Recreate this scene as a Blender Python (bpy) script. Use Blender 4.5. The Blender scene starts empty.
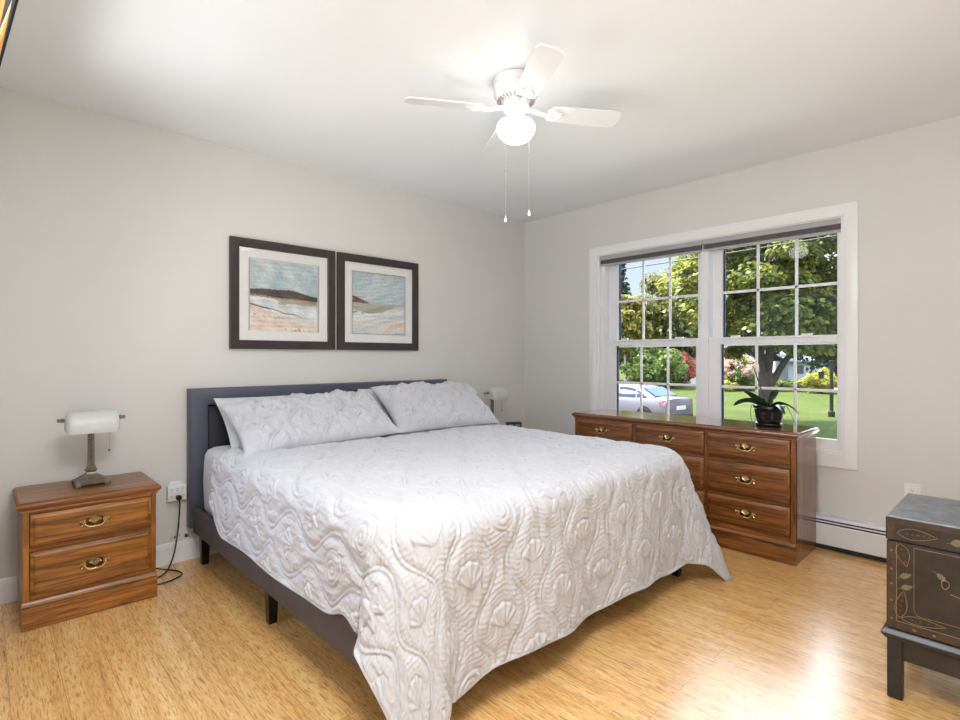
import bpy, bmesh, math, random
import numpy as np
from mathutils import Vector, Matrix

S = bpy.context.scene
C = S.collection
PI = math.pi
R = math.radians

# ------------------------------------------------------------------ camera
cam_d = bpy.data.cameras.new('camera')
cam = bpy.data.objects.new('camera', cam_d)
C.objects.link(cam)
cam_d.sensor_width = 36.0
cam_d.lens = 528.9 / 960 * 36.0
cam_d.shift_y = -3.4 / 960
cam_d.clip_start = 0.02
cam_d.clip_end = 400
cam.location = (-3.764, -3.373, 1.167)
cam.rotation_euler = (R(90), 0, R(-43.353))
S.camera = cam

# ------------------------------------------------------------------ exposure
S.view_settings.view_transform = 'Standard'
S.view_settings.look = 'None'
S.view_settings.gamma = 1.0
S.view_settings.use_curve_mapping = False
S.view_settings.exposure = 0.35

# ------------------------------------------------------------------ world: bright hazy sky with thin clouds
W = bpy.data.worlds.new('sky')
S.world = W
W.use_nodes = True
wn, wl = W.node_tree.nodes, W.node_tree.links
wn.clear()
w_out = wn.new('ShaderNodeOutputWorld')
w_bg = wn.new('ShaderNodeBackground')
w_tc = wn.new('ShaderNodeTexCoord')
w_sep = wn.new('ShaderNodeSeparateXYZ')
w_ramp = wn.new('ShaderNodeValToRGB')
w_noise = wn.new('ShaderNodeTexNoise')
w_cr = wn.new('ShaderNodeValToRGB')
w_mix = wn.new('ShaderNodeMix'); w_mix.data_type = 'RGBA'
w_str = wn.new('ShaderNodeMapRange')
wl.new(w_tc.outputs['Generated'], w_sep.inputs[0])
wl.new(w_sep.outputs['Z'], w_ramp.inputs[0])
w_ramp.color_ramp.elements[0].color = (0.80, 0.90, 1.0, 1)
w_ramp.color_ramp.elements[0].position = 0.02
w_ramp.color_ramp.elements[1].color = (0.42, 0.63, 0.98, 1)
w_ramp.color_ramp.elements[1].position = 0.55
w_noise.inputs['Scale'].default_value = 3.2
w_noise.inputs['Detail'].default_value = 6
wl.new(w_tc.outputs['Generated'], w_noise.inputs['Vector'])
wl.new(w_noise.outputs[0], w_cr.inputs[0])
w_cr.color_ramp.elements[0].position = 0.42
w_cr.color_ramp.elements[1].position = 0.62
wl.new(w_cr.outputs[0], w_mix.inputs[0])
wl.new(w_ramp.outputs[0], w_mix.inputs[6])
w_mix.inputs[7].default_value = (1.0, 1.0, 1.0, 1)
wl.new(w_mix.outputs[2], w_bg.inputs['Color'])
wl.new(w_sep.outputs['Z'], w_str.inputs[0])
w_str.inputs['From Min'].default_value = 0.22
w_str.inputs['From Max'].default_value = 0.50
w_str.inputs['To Min'].default_value = 0.85
w_str.inputs['To Max'].default_value = 5.5
wl.new(w_str.outputs[0], w_bg.inputs['Strength'])
wl.new(w_bg.outputs[0], w_out.inputs['Surface'])


def light(name, kind, loc, energy, size=(1, 1), color=(1, 1, 1), aim=None):
    d = bpy.data.lights.new(name, kind)
    d.energy = energy
    d.color = color
    if kind == 'AREA':
        d.shape = 'RECTANGLE'
        d.size, d.size_y = size
    o = bpy.data.objects.new(name, d)
    C.objects.link(o)
    o.location = loc
    if aim is not None:
        o.rotation_euler = (Vector(aim) - Vector(loc)).to_track_quat('-Z', 'Y').to_euler()
    return o


sun = light('sun', 'SUN', (0, 0, 20), 13.5, color=(1.0, 0.93, 0.80), aim=(0.12, -0.44, 20 - 0.89))
sun.data.angle = R(0.6)
# unseen fill lights added behind the camera, one facing down and one up
light('entry_ceiling_fill', 'AREA', (-3.3, -2.75, 2.41), 36, (0.7, 0.7), (0.93, 0.965, 1.0), (-3.3, -2.75, 0))
light('passage_upward_fill', 'AREA', (-3.9, -3.8, 0.6), 40, (1.4, 0.9), (0.89, 0.945, 1.0), (-3.75, -3.75, 2.44))
# area fills added outside the street window, standing in for sky and ground daylight
light('street_sky_fill', 'AREA', (4.2, -0.6, 3.7), 210, (5.0, 2.0), (0.94, 0.97, 1.0), (-1.5, -1.9, 0.6))
light('street_ground_fill', 'AREA', (2.6, -1.9, -0.7), 75, (5.0, 2.0), (0.97, 1.0, 0.99), (-2.0, -1.9, 2.4))
# area fills added outside the unseen left window to brighten that side
light('left_sky_fill', 'AREA', (-4.7, -1.11, 3.0), 72, (1.8, 1.0), (0.95, 0.98, 1.0), (-2.5, -1.2, 0.6))
light('left_ground_fill', 'AREA', (-5.6, -1.25, 0.15), 80, (2.6, 0.8), (0.93, 0.97, 1.0), (-2.0, -1.11, 2.3))


# ------------------------------------------------------------------ node material helpers
class NT:
    def __init__(s, name):
        s.m = bpy.data.materials.new(name)
        s.m.use_nodes = True
        s.n, s.l = s.m.node_tree.nodes, s.m.node_tree.links
        s.n.clear()
        s.out = s.n.new('ShaderNodeOutputMaterial')

    def add(s, t, **kw):
        n = s.n.new('ShaderNode' + t)
        for k, v in kw.items():
            if k.startswith('_'):
                setattr(n, k[1:], v)
            else:
                k2 = k.replace('_', ' ')
                inp = n.inputs[k2] if k2 in n.inputs else n.inputs[k]
                s.put(inp, v)
        return n

    def put(s, inp, v):
        if hasattr(v, 'is_output'):
            s.l.new(v, inp)
        else:
            inp.default_value = v

    def mixc(s, f, a, b, blend='MIX'):
        n = s.n.new('ShaderNodeMix'); n.data_type = 'RGBA'; n.blend_type = blend
        s.put(n.inputs[0], f); s.put(n.inputs[6], c4(a)); s.put(n.inputs[7], c4(b))
        return n.outputs[2]

    def math(s, op, a, b=0.0, c=0.0):
        n = s.n.new('ShaderNodeMath'); n.operation = op
        s.put(n.inputs[0], a); s.put(n.inputs[1], b); s.put(n.inputs[2], c)
        return n.outputs[0]

    def ramp(s, f, stops):
        n = s.n.new('ShaderNodeValToRGB')
        e = n.color_ramp.elements
        while len(e) < len(stops):
            e.new(0.5)
        for i, (p, c) in enumerate(stops):
            e[i].position = p
            e[i].color = c4(c) if hasattr(c, '__len__') else (c, c, c, 1)
        s.put(n.inputs[0], f)
        return n.outputs[0]

    def noise(s, vec, scale=5, detail=4, rough=0.5, dist=0.0):
        n = s.add('TexNoise', Scale=scale, Detail=detail, Roughness=rough, Distortion=dist)
        if vec is not None:
            s.l.new(vec, n.inputs['Vector'])
        return n.outputs[0]

    def coords(s, which='Object', scale=(1, 1, 1), loc=(0, 0, 0), rot=(0, 0, 0)):
        t = s.n.new('ShaderNodeTexCoord')
        mp = s.n.new('ShaderNodeMapping')
        mp.inputs['Scale'].default_value = scale
        mp.inputs['Location'].default_value = loc
        mp.inputs['Rotation'].default_value = rot
        s.l.new(t.outputs[which], mp.inputs[0])
        return mp.outputs[0]

    def bsdf(s, color, rough=0.5, metal=0.0, bump=None, bump_d=0.01, bump_s=0.5, coat=0.0, coat_r=0.1, spec=0.5, **kw):
        p = s.n.new('ShaderNodeBsdfPrincipled')
        s.put(p.inputs['Base Color'], c4(color))
        s.put(p.inputs['Roughness'], rough)
        s.put(p.inputs['Metallic'], metal)
        s.put(p.inputs['Coat Weight'], coat)
        s.put(p.inputs['Coat Roughness'], coat_r)
        s.put(p.inputs['Specular IOR Level'], spec)
        for k, v in kw.items():
            s.put(p.inputs[k.replace('_', ' ')], c4(v) if 'Color' in k else v)
        if bump is not None:
            b = s.add('Bump', Strength=bump_s, Distance=bump_d)
            s.l.new(bump, b.inputs['Height'])
            s.l.new(b.outputs[0], p.inputs['Normal'])
        s.l.new(p.outputs[0], s.out.inputs['Surface'])
        return p


def c4(c):
    if hasattr(c, 'is_output') or not hasattr(c, '__len__'):
        return c
    c = tuple(c)
    return c if len(c) == 4 else c + (1.0,)


def srgb(r, g, b):
    f = lambda v: ((v / 255) / 12.92) if v / 255 <= 0.04045 else ((v / 255 + 0.055) / 1.055) ** 2.4
    return (f(r), f(g), f(b))


def plain(name, col, rough=0.5, metal=0.0, var=0.06, scale=30, bump=0.0, **kw):
    t = NT(name)
    n = t.noise(t.coords('Object'), scale, 4)
    f = t.ramp(n, [(0.3, 0.0), (0.7, 1.0)])
    d = tuple(max(0, v * (1 - var)) for v in col)
    u = tuple(min(1, v * (1 + var)) for v in col)
    t.bsdf(t.mixc(f, d, u), rough, metal, n if bump else None, bump, **kw)
    return t.m


def wood(name, base, dark, axis, scale=1.0, rough=0.36, coat=0.12):
    t = NT(name)
    sc = [34, 34, 34]
    sc[axis] = 1.6
    sc = tuple(v * scale for v in sc)
    v = t.coords('Object', sc)
    n1 = t.noise(v, 1.0, 6, 0.6, 0.6)
    sc2 = [9, 9, 9]; sc2[axis] = 0.8
    v2 = t.coords('Object', tuple(q * scale for q in sc2), (3.1, 1.7, 0.3))
    n2 = t.noise(v2, 1.0, 3, 0.5, 1.2)
    rings = t.math('SINE', t.math('MULTIPLY', n2, 34.0))
    rings = t.math('MULTIPLY_ADD', rings, 0.5, 0.5)
    sc3 = [150, 150, 150]; sc3[axis] = 5
    pores = t.noise(t.coords('Object', tuple(q * scale for q in sc3)), 1.0, 2, 0.5)
    pm = t.ramp(pores, [(0.33, 1.0), (0.44, 0.0)])
    a = t.ramp(n1, [(0.34, dark), (0.52, base), (0.72, tuple(min(1, q * 1.45) for q in base))])
    b = t.mixc(t.math('MULTIPLY', t.ramp(rings, [(0.62, 0.0), (1.0, 1.0)]), 0.5), a, dark)
    c = t.mixc(t.math('MULTIPLY', pm, 0.55), b, tuple(q * 0.45 for q in dark))
    t.bsdf(c, rough, 0, pores, 0.0012, 0.25, coat=coat, coat_r=0.12)
    return t.m


# ------------------------------------------------------------------ materials
M = {}


def wall_paint(name, col, marks=False):
    t = NT(name)
    v = t.coords('Object')
    n = t.noise(v, 260, 3)
    big = t.noise(v, 1.3, 3)
    c = t.mixc(t.ramp(big, [(0.35, 0.0), (0.65, 1.0)]), tuple(q * 0.985 for q in col), tuple(q * 1.015 for q in col))
    if marks:   # brown scuffs low on the wall, just above the baseboard
        g = t.coords('Object')
        sp = t.add('SeparateXYZ'); t.l.new(g, sp.inputs[0])
        mx = t.math('MULTIPLY', t.math('GREATER_THAN', sp.outputs[0], -2.985), t.math('LESS_THAN', sp.outputs[0], -2.87))
        mz = t.math('MULTIPLY', t.math('GREATER_THAN', sp.outputs[2], 0.128), t.math('LESS_THAN', sp.outputs[2], 0.15))
        sm = t.ramp(t.noise(t.coords('Object', (1, 1, 0.6)), 46, 4, 0.7), [(0.50, 0.0), (0.54, 1.0)])
        m = t.math('MULTIPLY', t.math('MULTIPLY', mx, mz), sm)
        c = t.mixc(m, c, srgb(84, 62, 46))
    t.bsdf(c, 0.62, 0, n, 0.0006, 0.25, spec=0.3)
    return t.m


M['wall'] = wall_paint('greige_wall_paint', srgb(222, 220, 215))
M['wall_b'] = wall_paint('greige_wall_paint_marked', srgb(222, 220, 215), True)
M['ceil'] = wall_paint('white_ceiling_paint', srgb(240, 242, 244))
M['trim'] = plain('white_trim_paint', srgb(240, 240, 240), 0.28, var=0.01, scale=8)
M['vinyl'] = plain('white_vinyl', srgb(238, 238, 240), 0.3, var=0.01, scale=8)
M['glazing_bead'] = plain('dark_glazing_spacer', srgb(38, 52, 88), 0.4, var=0.05)


def floor_mat():
    t = NT('strand_bamboo_floor')
    t0 = t.n.new('ShaderNodeTexCoord')
    # planks run along y : swap axes so the brick rows stack along x
    sp = t.add('SeparateXYZ'); t.l.new(t0.outputs['Object'], sp.inputs[0])
    cm = t.add('CombineXYZ')
    t.l.new(sp.outputs[1], cm.inputs[0]); t.l.new(sp.outputs[0], cm.inputs[1])
    br = t.add('TexBrick', Scale=1.0, Mortar_Size=0.0011, Mortar_Smooth=0.2, Brick_Width=1.83, Row_Height=0.142,
               _offset=0.37, _offset_frequency=2)
    t.l.new(cm.outputs[0], br.inputs['Vector'])
    br.inputs['Color1'].default_value = (0, 0, 0, 1)
    br.inputs['Color2'].default_value = (1, 1, 1, 1)
    br.inputs['Mortar'].default_value = (0.5, 0.5, 0.5, 1)
    plank = br.outputs['Color']
    mort = br.outputs['Fac']
    off = t.add('VectorMath', _operation='ADD')
    sc = t.add('VectorMath', _operation='MULTIPLY')
    t.l.new(plank, sc.inputs[0]); sc.inputs[1].default_value = (3.1, 7.3, 0)
    t.l.new(t0.outputs['Object'], off.inputs[0]); t.l.new(sc.outputs[0], off.inputs[1])

    def streak(fx, fy, detail, rough, dist=0.0):
        mp = t.n.new('ShaderNodeMapping')
        mp.inputs['Scale'].default_value = (fx, fy, 1)
        t.l.new(off.outputs[0], mp.inputs[0])
        return t.noise(mp.outputs[0], 1.0, detail, rough, dist)
    s1 = streak(170, 15, 4, 0.62, 0.4)
    s2 = streak(26, 1.6, 4, 0.6, 0.3)
    s3 = streak(260, 30, 2, 0.5)
    pat = t.noise(t.coords('Object', (1.6, 0.9, 1)), 1.0, 2)
    base = t.ramp(s2, [(0.28, srgb(218, 160, 92)), (0.5, srgb(242, 190, 118)), (0.74, srgb(252, 216, 154))])
    c = t.mixc(t.ramp(s1, [(0.33, 0.95), (0.48, 0.0)]), base, srgb(172, 112, 56))
    c = t.mixc(t.ramp(s1, [(0.56, 0.0), (0.70, 0.75)]), c, srgb(253, 224, 168))
    c = t.mixc(t.ramp(s3, [(0.31, 0.55), (0.42, 0.0)]), c, srgb(150, 96, 48))
    c = t.mixc(t.math('MULTIPLY', t.math('SUBTRACT', plank, 0.5), 0.20), c, srgb(232, 188, 130))
    c = t.mixc(t.ramp(pat, [(0.35, 0.0), (0.65, 0.12)]), c, srgb(176, 120, 66))
    c = t.mixc(t.math('MULTIPLY', mort, 0.5), c, srgb(92, 58, 32))
    h = t.math('SUBTRACT', t.math('MULTIPLY', s1, 0.25), mort)
    t.bsdf(c, t.ramp(s2, [(0.3, 0.27), (0.7, 0.34)]), 0, h, 0.0009, 0.22, coat=0.8, coat_r=0.27, spec=0.55, Coat_IOR=1.6)
    return t.m


M['floor'] = floor_mat()
OAK, OAKD = srgb(166, 106, 42), srgb(94, 54, 18)
M['oak_x'] = wood('honey_oak', OAK, OAKD, 0)
M['oak_z'] = wood('honey_oak_upright', OAK, OAKD, 2)
M['oak_top'] = wood('honey_oak_top', srgb(150, 96, 52), srgb(108, 62, 30), 0, 1.0, 0.34, 0.15)
CHE, CHED = srgb(140, 86, 40), srgb(80, 44, 18)
M['che_x'] = wood('brown_oak', CHE, CHED, 0, 0.9, 0.34, 0.2)
M['che_z'] = wood('brown_oak_upright', CHE, CHED, 2, 0.9, 0.22, 0.35)
M['che_top'] = wood('brown_oak_top', srgb(140, 88, 56), srgb(98, 56, 32), 0, 0.9, 0.10, 1.0)
M['gap'] = plain('dark_wood_gap', srgb(48, 26, 14), 0.6)
M['brass'] = plain('antique_brass', srgb(206, 178, 130), 0.26, 0.9, 0.45, 160)
M['brass_dk'] = plain('dark_antique_brass', srgb(88, 66, 40), 0.4, 0.85, 0.3, 160)
M['bronze'] = plain('aged_bronze', srgb(132, 122, 108), 0.42, 0.65, 0.25, 60)
M['black'] = plain('black_plastic', srgb(22, 22, 24), 0.4)
M['blackwood'] = plain('black_wood_leg', srgb(18, 17, 18), 0.4)
M['slat'] = plain('pale_slat_wood', srgb(206, 178, 138), 0.6, var=0.1)


def leather(name, col, rough, sc=420, vary=0.08):
    t = NT(name)
    v = t.coords('Object')
    vo = t.add('TexVoronoi', Scale=sc)
    t.l.new(v, vo.inputs['Vector'])
    n = t.noise(v, 14, 4)
    c = t.mixc(t.ramp(n, [(0.3, 0.0), (0.7, 1.0)]), tuple(q * (1 - vary) for q in col), tuple(q * (1 + vary) for q in col))
    t.bsdf(c, rough, 0, vo.outputs['Distance'], 0.0012, 0.35)
    return t.m


M['headboard'] = leather('slate_upholstery', srgb(76, 82, 96), 0.36)
M['headpanel'] = leather('slate_upholstery_panel', srgb(50, 50, 54), 0.55)
M['rail'] = leather('charcoal_fabric', srgb(86, 80, 82), 0.75, 700)


def cloth(name, col, sc=900, rough=0.85, d=0.0006):
    t = NT(name)
    v = t.coords('Object')
    w = t.noise(v, sc, 2)
    w2 = t.noise(v, 120, 4, 0.6)
    t.bsdf(t.mixc(t.ramp(w2, [(0.3, 0.0), (0.7, 1.0)]), tuple(q * 0.97 for q in col), tuple(min(1, q * 1.02) for q in col)),
           rough, 0, t.math('ADD', w, t.math('MULTIPLY', w2, 2.5)), d, 0.6, spec=0.25, Sheen_Weight=0.12)
    return t.m


M['quilt'] = cloth('white_quilted_cotton', srgb(199, 198, 202))
M['sheet'] = cloth('white_sheet_cotton', srgb(206, 206, 209))
M['pillowcase'] = cloth('white_pillowcase', srgb(212, 213, 216))
M['fan_white'] = plain('white_fan_enamel', srgb(240, 238, 238), 0.3, var=0.01)
M['fan_blade'] = plain('white_fan_blade', srgb(236, 236, 238), 0.35, var=0.01)


def emit(name, col, st):
    t = NT(name)
    e = t.add('Emission', Color=c4(col), Strength=st)
    t.l.new(e.outputs[0], t.out.inputs['Surface'])
    return t.m


M['globe'] = emit('lit_opal_globe', (1.0, 0.97, 0.94), 8.0)


def glass(name, tint=(1, 1, 1), ior=1.5, rough=0.0):
    t = NT(name)
    tr = t.add('BsdfTransparent', Color=c4(tint))
    gl = t.add('BsdfGlossy', Roughness=rough)
    fr = t.add('Fresnel', IOR=ior)
    mx = t.add('MixShader')
    t.l.new(fr.outputs[0], mx.inputs[0]); t.l.new(tr.outputs[0], mx.inputs[1]); t.l.new(gl.outputs[0], mx.inputs[2])
    t.l.new(mx.outputs[0], t.out.inputs['Surface'])
    return t.m


M['glass'] = glass('window_glass', (0.98, 0.99, 0.985), 1.3)
M['picglass'] = glass('picture_glass', (1, 1, 1), 1.28, 0.01)


def frosted():
    t = NT('frosted_shade_glass')
    d = t.add('BsdfDiffuse', Color=c4(srgb(244, 246, 245)))
    tl = t.add('BsdfTranslucent', Color=c4(srgb(246, 247, 246)))
    tp = t.add('BsdfTransparent', Color=(0.85, 0.86, 0.86, 1))
    gl = t.add('BsdfGlossy', Roughness=0.35)
    m1 = t.add('MixShader', Fac=0.45); m2 = t.add('MixShader', Fac=0.12); m3 = t.add('MixShader', Fac=0.06)
    t.l.new(d.outputs[0], m1.inputs[1]); t.l.new(tl.outputs[0], m1.inputs[2])
    t.l.new(m1.outputs[0], m2.inputs[1]); t.l.new(tp.outputs[0], m2.inputs[2])
    t.l.new(m2.outputs[0], m3.inputs[1]); t.l.new(gl.outputs[0], m3.inputs[2])
    t.l.new(m3.outputs[0], t.out.inputs['Surface'])
    return t.m


M['frost'] = frosted()
M['frame_dk'] = plain('espresso_frame', srgb(58, 50, 50), 0.32, var=0.12, scale=20)
M['mat'] = plain('cream_mat_board', srgb(250, 249, 245), 0.8, var=0.01)
M['blind'] = plain('grey_blind_fabric', srgb(176, 176, 178), 0.55, var=0.03)
M['blind_dk'] = plain('dark_grey_blind_fabric', srgb(100, 98, 100), 0.6, var=0.03)
M['heater'] = plain('white_enamel', srgb(226, 226, 228), 0.3, var=0.01)
M['heater_dk'] = plain('heater_slot', srgb(26, 34, 36), 0.6)
M['plate'] = plain('white_outlet_plastic', srgb(240, 240, 238), 0.35, var=0.01)
M['slot'] = plain('outlet_slot', srgb(70, 66, 62), 0.6)
M['chest_top'] = plain('weathered_grey_paint', srgb(104, 106, 112), 0.35, 0, 0.38, 26)
M['chest'] = plain('black_brown_lacquer', srgb(46, 38, 34), 0.42, 0, 0.3, 18)
M['chest_band'] = plain('brown_lacquer_band', srgb(66, 50, 39), 0.45, 0, 0.35, 40)
M['stand'] = plain('black_lacquer_stand', srgb(36, 35, 38), 0.35, 0, 0.2, 30)
M['gold'] = plain('gold_paint', srgb(150, 124, 82), 0.5, 0, 0.25, 90)
M['sage'] = plain('sage_paint', srgb(116, 110, 84), 0.55, 0, 0.25, 90)
M['rust'] = plain('rust_paint', srgb(96, 50, 40), 0.55, 0, 0.25, 90)
M['peach'] = plain('peach_paint', srgb(146, 102, 76), 0.55, 0, 0.25, 90)
M['orchid_leaf'] = plain('orchid_leaf_green', srgb(34, 62, 34), 0.30, 0, 0.25, 20)
M['orchid_stem'] = plain('orchid_stem', srgb(62, 46, 44), 0.5)
M['root'] = plain('orchid_root', srgb(150, 158, 140), 0.6)
M['bark_mix'] = plain('bark_chip_soil', srgb(60, 42, 30), 0.9, 0, 0.4, 120)
M['pot'] = plain('black_glazed_pot', srgb(24, 24, 26), 0.22, 0, 0.2, 20)


# ------------------------------------------------------------------ mesh builder
class MB:
    def __init__(s):
        s.v, s.f, s.mi = [], [], []
        s.cur = 0

    def mat(s, i):
        s.cur = i
        return s

    def raw(s, vs, fs, mtx=None):
        o = len(s.v)
        for q in vs:
            q = Vector(q)
            if mtx is not None:
                q = mtx @ q
            s.v.append(tuple(q))
        for f in fs:
            s.f.append(tuple(o + i for i in f))
            s.mi.append(s.cur)
        return s

    def box(s, x0, x1, y0, y1, z0, z1, bev=0.0, seg=1, mtx=None):
        bm = bmesh.new()
        bmesh.ops.create_cube(bm, size=1)
        bmesh.ops.scale(bm, vec=(x1 - x0, y1 - y0, z1 - z0), verts=bm.verts)
        bmesh.ops.translate(bm, vec=((x0 + x1) / 2, (y0 + y1) / 2, (z0 + z1) / 2), verts=bm.verts)
        if bev > 0:
            bev = min(bev, 0.49 * min(abs(x1 - x0), abs(y1 - y0), abs(z1 - z0)))
            bmesh.ops.bevel(bm, geom=list(bm.edges), offset=bev, segments=seg, profile=0.5, affect='EDGES')
        s._bm(bm, mtx)
        return s

    def _bm(s, bm, mtx=None):
        bm.verts.index_update()
        s.raw([v.co.copy() for v in bm.verts], [[v.index for v in f.verts] for f in bm.faces], mtx)
        bm.free()

    def lathe(s, prof, c=(0, 0, 0), n=24, axis='z', cap=True, mtx=None):
        vs, fs = [], []
        for (r, z) in prof:
            for k in range(n):
                a = 2 * PI * k / n
                p = (r * math.cos(a), r * math.sin(a), z)
                if axis == 'x':
                    p = (p[2], p[0], p[1])
                elif axis == 'y':
                    p = (p[1], p[2], p[0])
                vs.append((p[0] + c[0], p[1] + c[1], p[2] + c[2]))
        for i in range(len(prof) - 1):
            for k in range(n):
                k2 = (k + 1) % n
                fs.append((i * n + k, i * n + k2, (i + 1) * n + k2, (i + 1) * n + k))
        if cap:
            if prof[0][0] > 1e-6:
                fs.append(tuple(reversed(range(n))))
            if prof[-1][0] > 1e-6:
                fs.append(tuple((len(prof) - 1) * n + k for k in range(n)))
        return s.raw(vs, fs, mtx)

    def tube(s, pts, r, n=8, cap=True, mtx=None):
        pts = [Vector(p) for p in pts]
        rs = r if hasattr(r, '__len__') else [r] * len(pts)
        vs, fs = [], []
        up = None
        for i, p in enumerate(pts):
            t = (pts[min(i + 1, len(pts) - 1)] - pts[max(i - 1, 0)])
            if t.length < 1e-9:
                t = Vector((0, 0, 1))
            t.normalize()
            if up is None:
                up = Vector((0, 0, 1)) if abs(t.z) < 0.9 else Vector((1, 0, 0))
            a = t.cross(up)
            if a.length < 1e-6:
                a = t.cross(Vector((0.3, 1, 0.2)))
            a.normalize()
            b = a.cross(t).normalized()
            up = b
            for k in range(n):
                w = 2 * PI * k / n
                vs.append(p + (a * math.cos(w) + b * math.sin(w)) * rs[i])
        for i in range(len(pts) - 1):
            for k in range(n):
                k2 = (k + 1) % n
                fs.append((i * n + k, (i + 1) * n + k, (i + 1) * n + k2, i * n + k2))
        if cap:
            fs.append(tuple(range(n)))
            fs.append(tuple(reversed([(len(pts) - 1) * n + k for k in range(n)])))
        return s.raw(vs, fs, mtx)

    def rings(s, rings, close_first=True, close_last=True, mtx=None):
        """stack of equal-length loops of points"""
        n = len(rings[0])
        vs = [p for r in rings for p in r]
        fs = []
        for i in range(len(rings) - 1):
            for k in range(n):
                k2 = (k + 1) % n
                fs.append((i * n + k, i * n + k2, (i + 1) * n + k2, (i + 1) * n + k))
        if close_first:
            fs.append(tuple(reversed(range(n))))
        if close_last:
            fs.append(tuple((len(rings) - 1) * n + k for k in range(n)))
        return s.raw(vs, fs, mtx)

    def panel(s, x0, x1, z0, z1, y, prof, mtx=None):
        """raised panel facing -y; prof = [(inset, depth towards -y)]"""
        rg = []
        for ins, d in prof:
            rg.append([(x0 + ins, y - d, z0 + ins), (x1 - ins, y - d, z0 + ins), (x1 - ins, y - d, z1 - ins), (x0 + ins, y - d, z1 - ins)])
        return s.rings(rg, mtx=mtx)

    def prism(s, poly, axis, a, b, mtx=None):
        """polygon extruded along axis 'x','y','z' from a to b; poly is in the remaining two axes, in order"""
        def P(u, v, w):
            return {'x': (w, u, v), 'y': (u, w, v), 'z': (u, v, w)}[axis]
        n = len(poly)
        vs = [P(u, v, a) for u, v in poly] + [P(u, v, b) for u, v in poly]
        fs = [tuple(range(n)), tuple(reversed(range(n, 2 * n)))]
        fs += [(k, n + k, n + (k + 1) % n, (k + 1) % n) for k in range(n)]
        return s.raw(vs, fs, mtx)

    def frame(s, x0, x1, z0, z1, prof, mtx=None):
        """mitred frame in the xz plane; prof = closed loop of (inset, y)"""
        n = len(prof)
        cs = []
        for (cx, sx, cz, sz) in ((x0, 1, z0, 1), (x1, -1, z0, 1), (x1, -1, z1, -1), (x0, 1, z1, -1)):
            cs.append([(cx + sx * i, y, cz + sz * i) for i, y in prof])
        vs = [p for c in cs for p in c]
        fs = []
        for k in range(4):
            k2 = (k + 1) % 4
            for j in range(n):
                j2 = (j + 1) % n
                fs.append((k * n + j, k2 * n + j, k2 * n + j2, k * n + j2))
        return s.raw(vs, fs, mtx)

    def build(s, name, mats, parent=None, smooth=True, angle=35, fix=True, loc=None):
        me = bpy.data.meshes.new(name)
        me.from_pydata(s.v, [], s.f)
        mats = mats if isinstance(mats, (list, tuple)) else [mats]
        for m in mats:
            me.materials.append(m)
        if len(mats) > 1:
            me.polygons.foreach_set('material_index', s.mi)
        if fix:
            bm = bmesh.new(); bm.from_mesh(me)
            bmesh.ops.recalc_face_normals(bm, faces=bm.faces)
            bm.to_mesh(me); bm.free()
        if smooth:
            me.shade_smooth()
            me.set_sharp_from_angle(angle=R(angle))
        o = bpy.data.objects.new(name, me)
        C.objects.link(o)
        if parent is not None:
            o.parent = parent
        if loc is not None:
            o.location = loc
        return o


def np_mesh(name, v, f, mat, parent=None, smooth=True, attr=None):
    """v (n,3), f (m,4) numpy -> object"""
    me = bpy.data.meshes.new(name)
    n, m, k = len(v), len(f), f.shape[1]
    me.vertices.add(n); me.loops.add(m * k); me.polygons.add(m)
    me.vertices.foreach_set('co', np.ascontiguousarray(v, dtype=np.float32).ravel())
    me.loops.foreach_set('vertex_index', np.ascontiguousarray(f, dtype=np.int32).ravel())
    me.polygons.foreach_set('loop_start', np.arange(0, m * k, k, dtype=np.int32))
    me.update(calc_edges=True)
    if smooth:
        me.shade_smooth()
    if attr:
        for an, arr in attr.items():
            a = me.attributes.new(an, 'FLOAT', 'POINT')
            a.data.foreach_set('value', np.ascontiguousarray(arr, dtype=np.float32))
    me.materials.append(mat)
    o = bpy.data.objects.new(name, me)
    C.objects.link(o)
    if parent is not None:
        o.parent = parent
    return o


def tag(o, label, cat, group=None, kind=None):
    o['label'] = label
    o['category'] = cat
    if group:
        o['group'] = group
    if kind:
        o['kind'] = kind
    return o


def thing(name, label, cat, loc=(0, 0, 0), rz=0.0, group=None):
    o = bpy.data.objects.new(name, None)
    o.empty_display_size = 0.1
    C.objects.link(o)
    o.location = loc
    o.rotation_euler = (0, 0, rz)
    return tag(o, label, cat, group)


def struct(o):
    o['kind'] = 'structure'
    return o


def sempty(name):
    o = bpy.data.objects.new(name, None)
    C.objects.link(o)
    o['kind'] = 'structure'
    return o


def copy_tree(o, parent=None):
    c = o.copy()
    C.objects.link(c)
    if parent is not None:
        c.parent = parent
    for ch in list(o.children):
        copy_tree(ch, c)
    return c


# ================================================================== ROOM
H = 2.44
XL, YR = -3.84, -4.70            # left wall, wall behind the camera
AX, AY = -5.0, -2.85             # entrance passage
struct(MB().box(AX - 0.15, 0.0, YR - 0.15, 0.15, -0.15, 0.0).build('floor', M['floor'], smooth=False))
struct(MB().box(AX - 0.15, 0.18, YR - 0.15, 0.15, H, H + 0.15).build('ceiling', M['ceil'], smooth=False))
struct(MB().box(XL - 0.15, 0.18, 0.0, 0.15, 0, H).build('wall_back', M['wall_b'], smooth=False))
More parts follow.
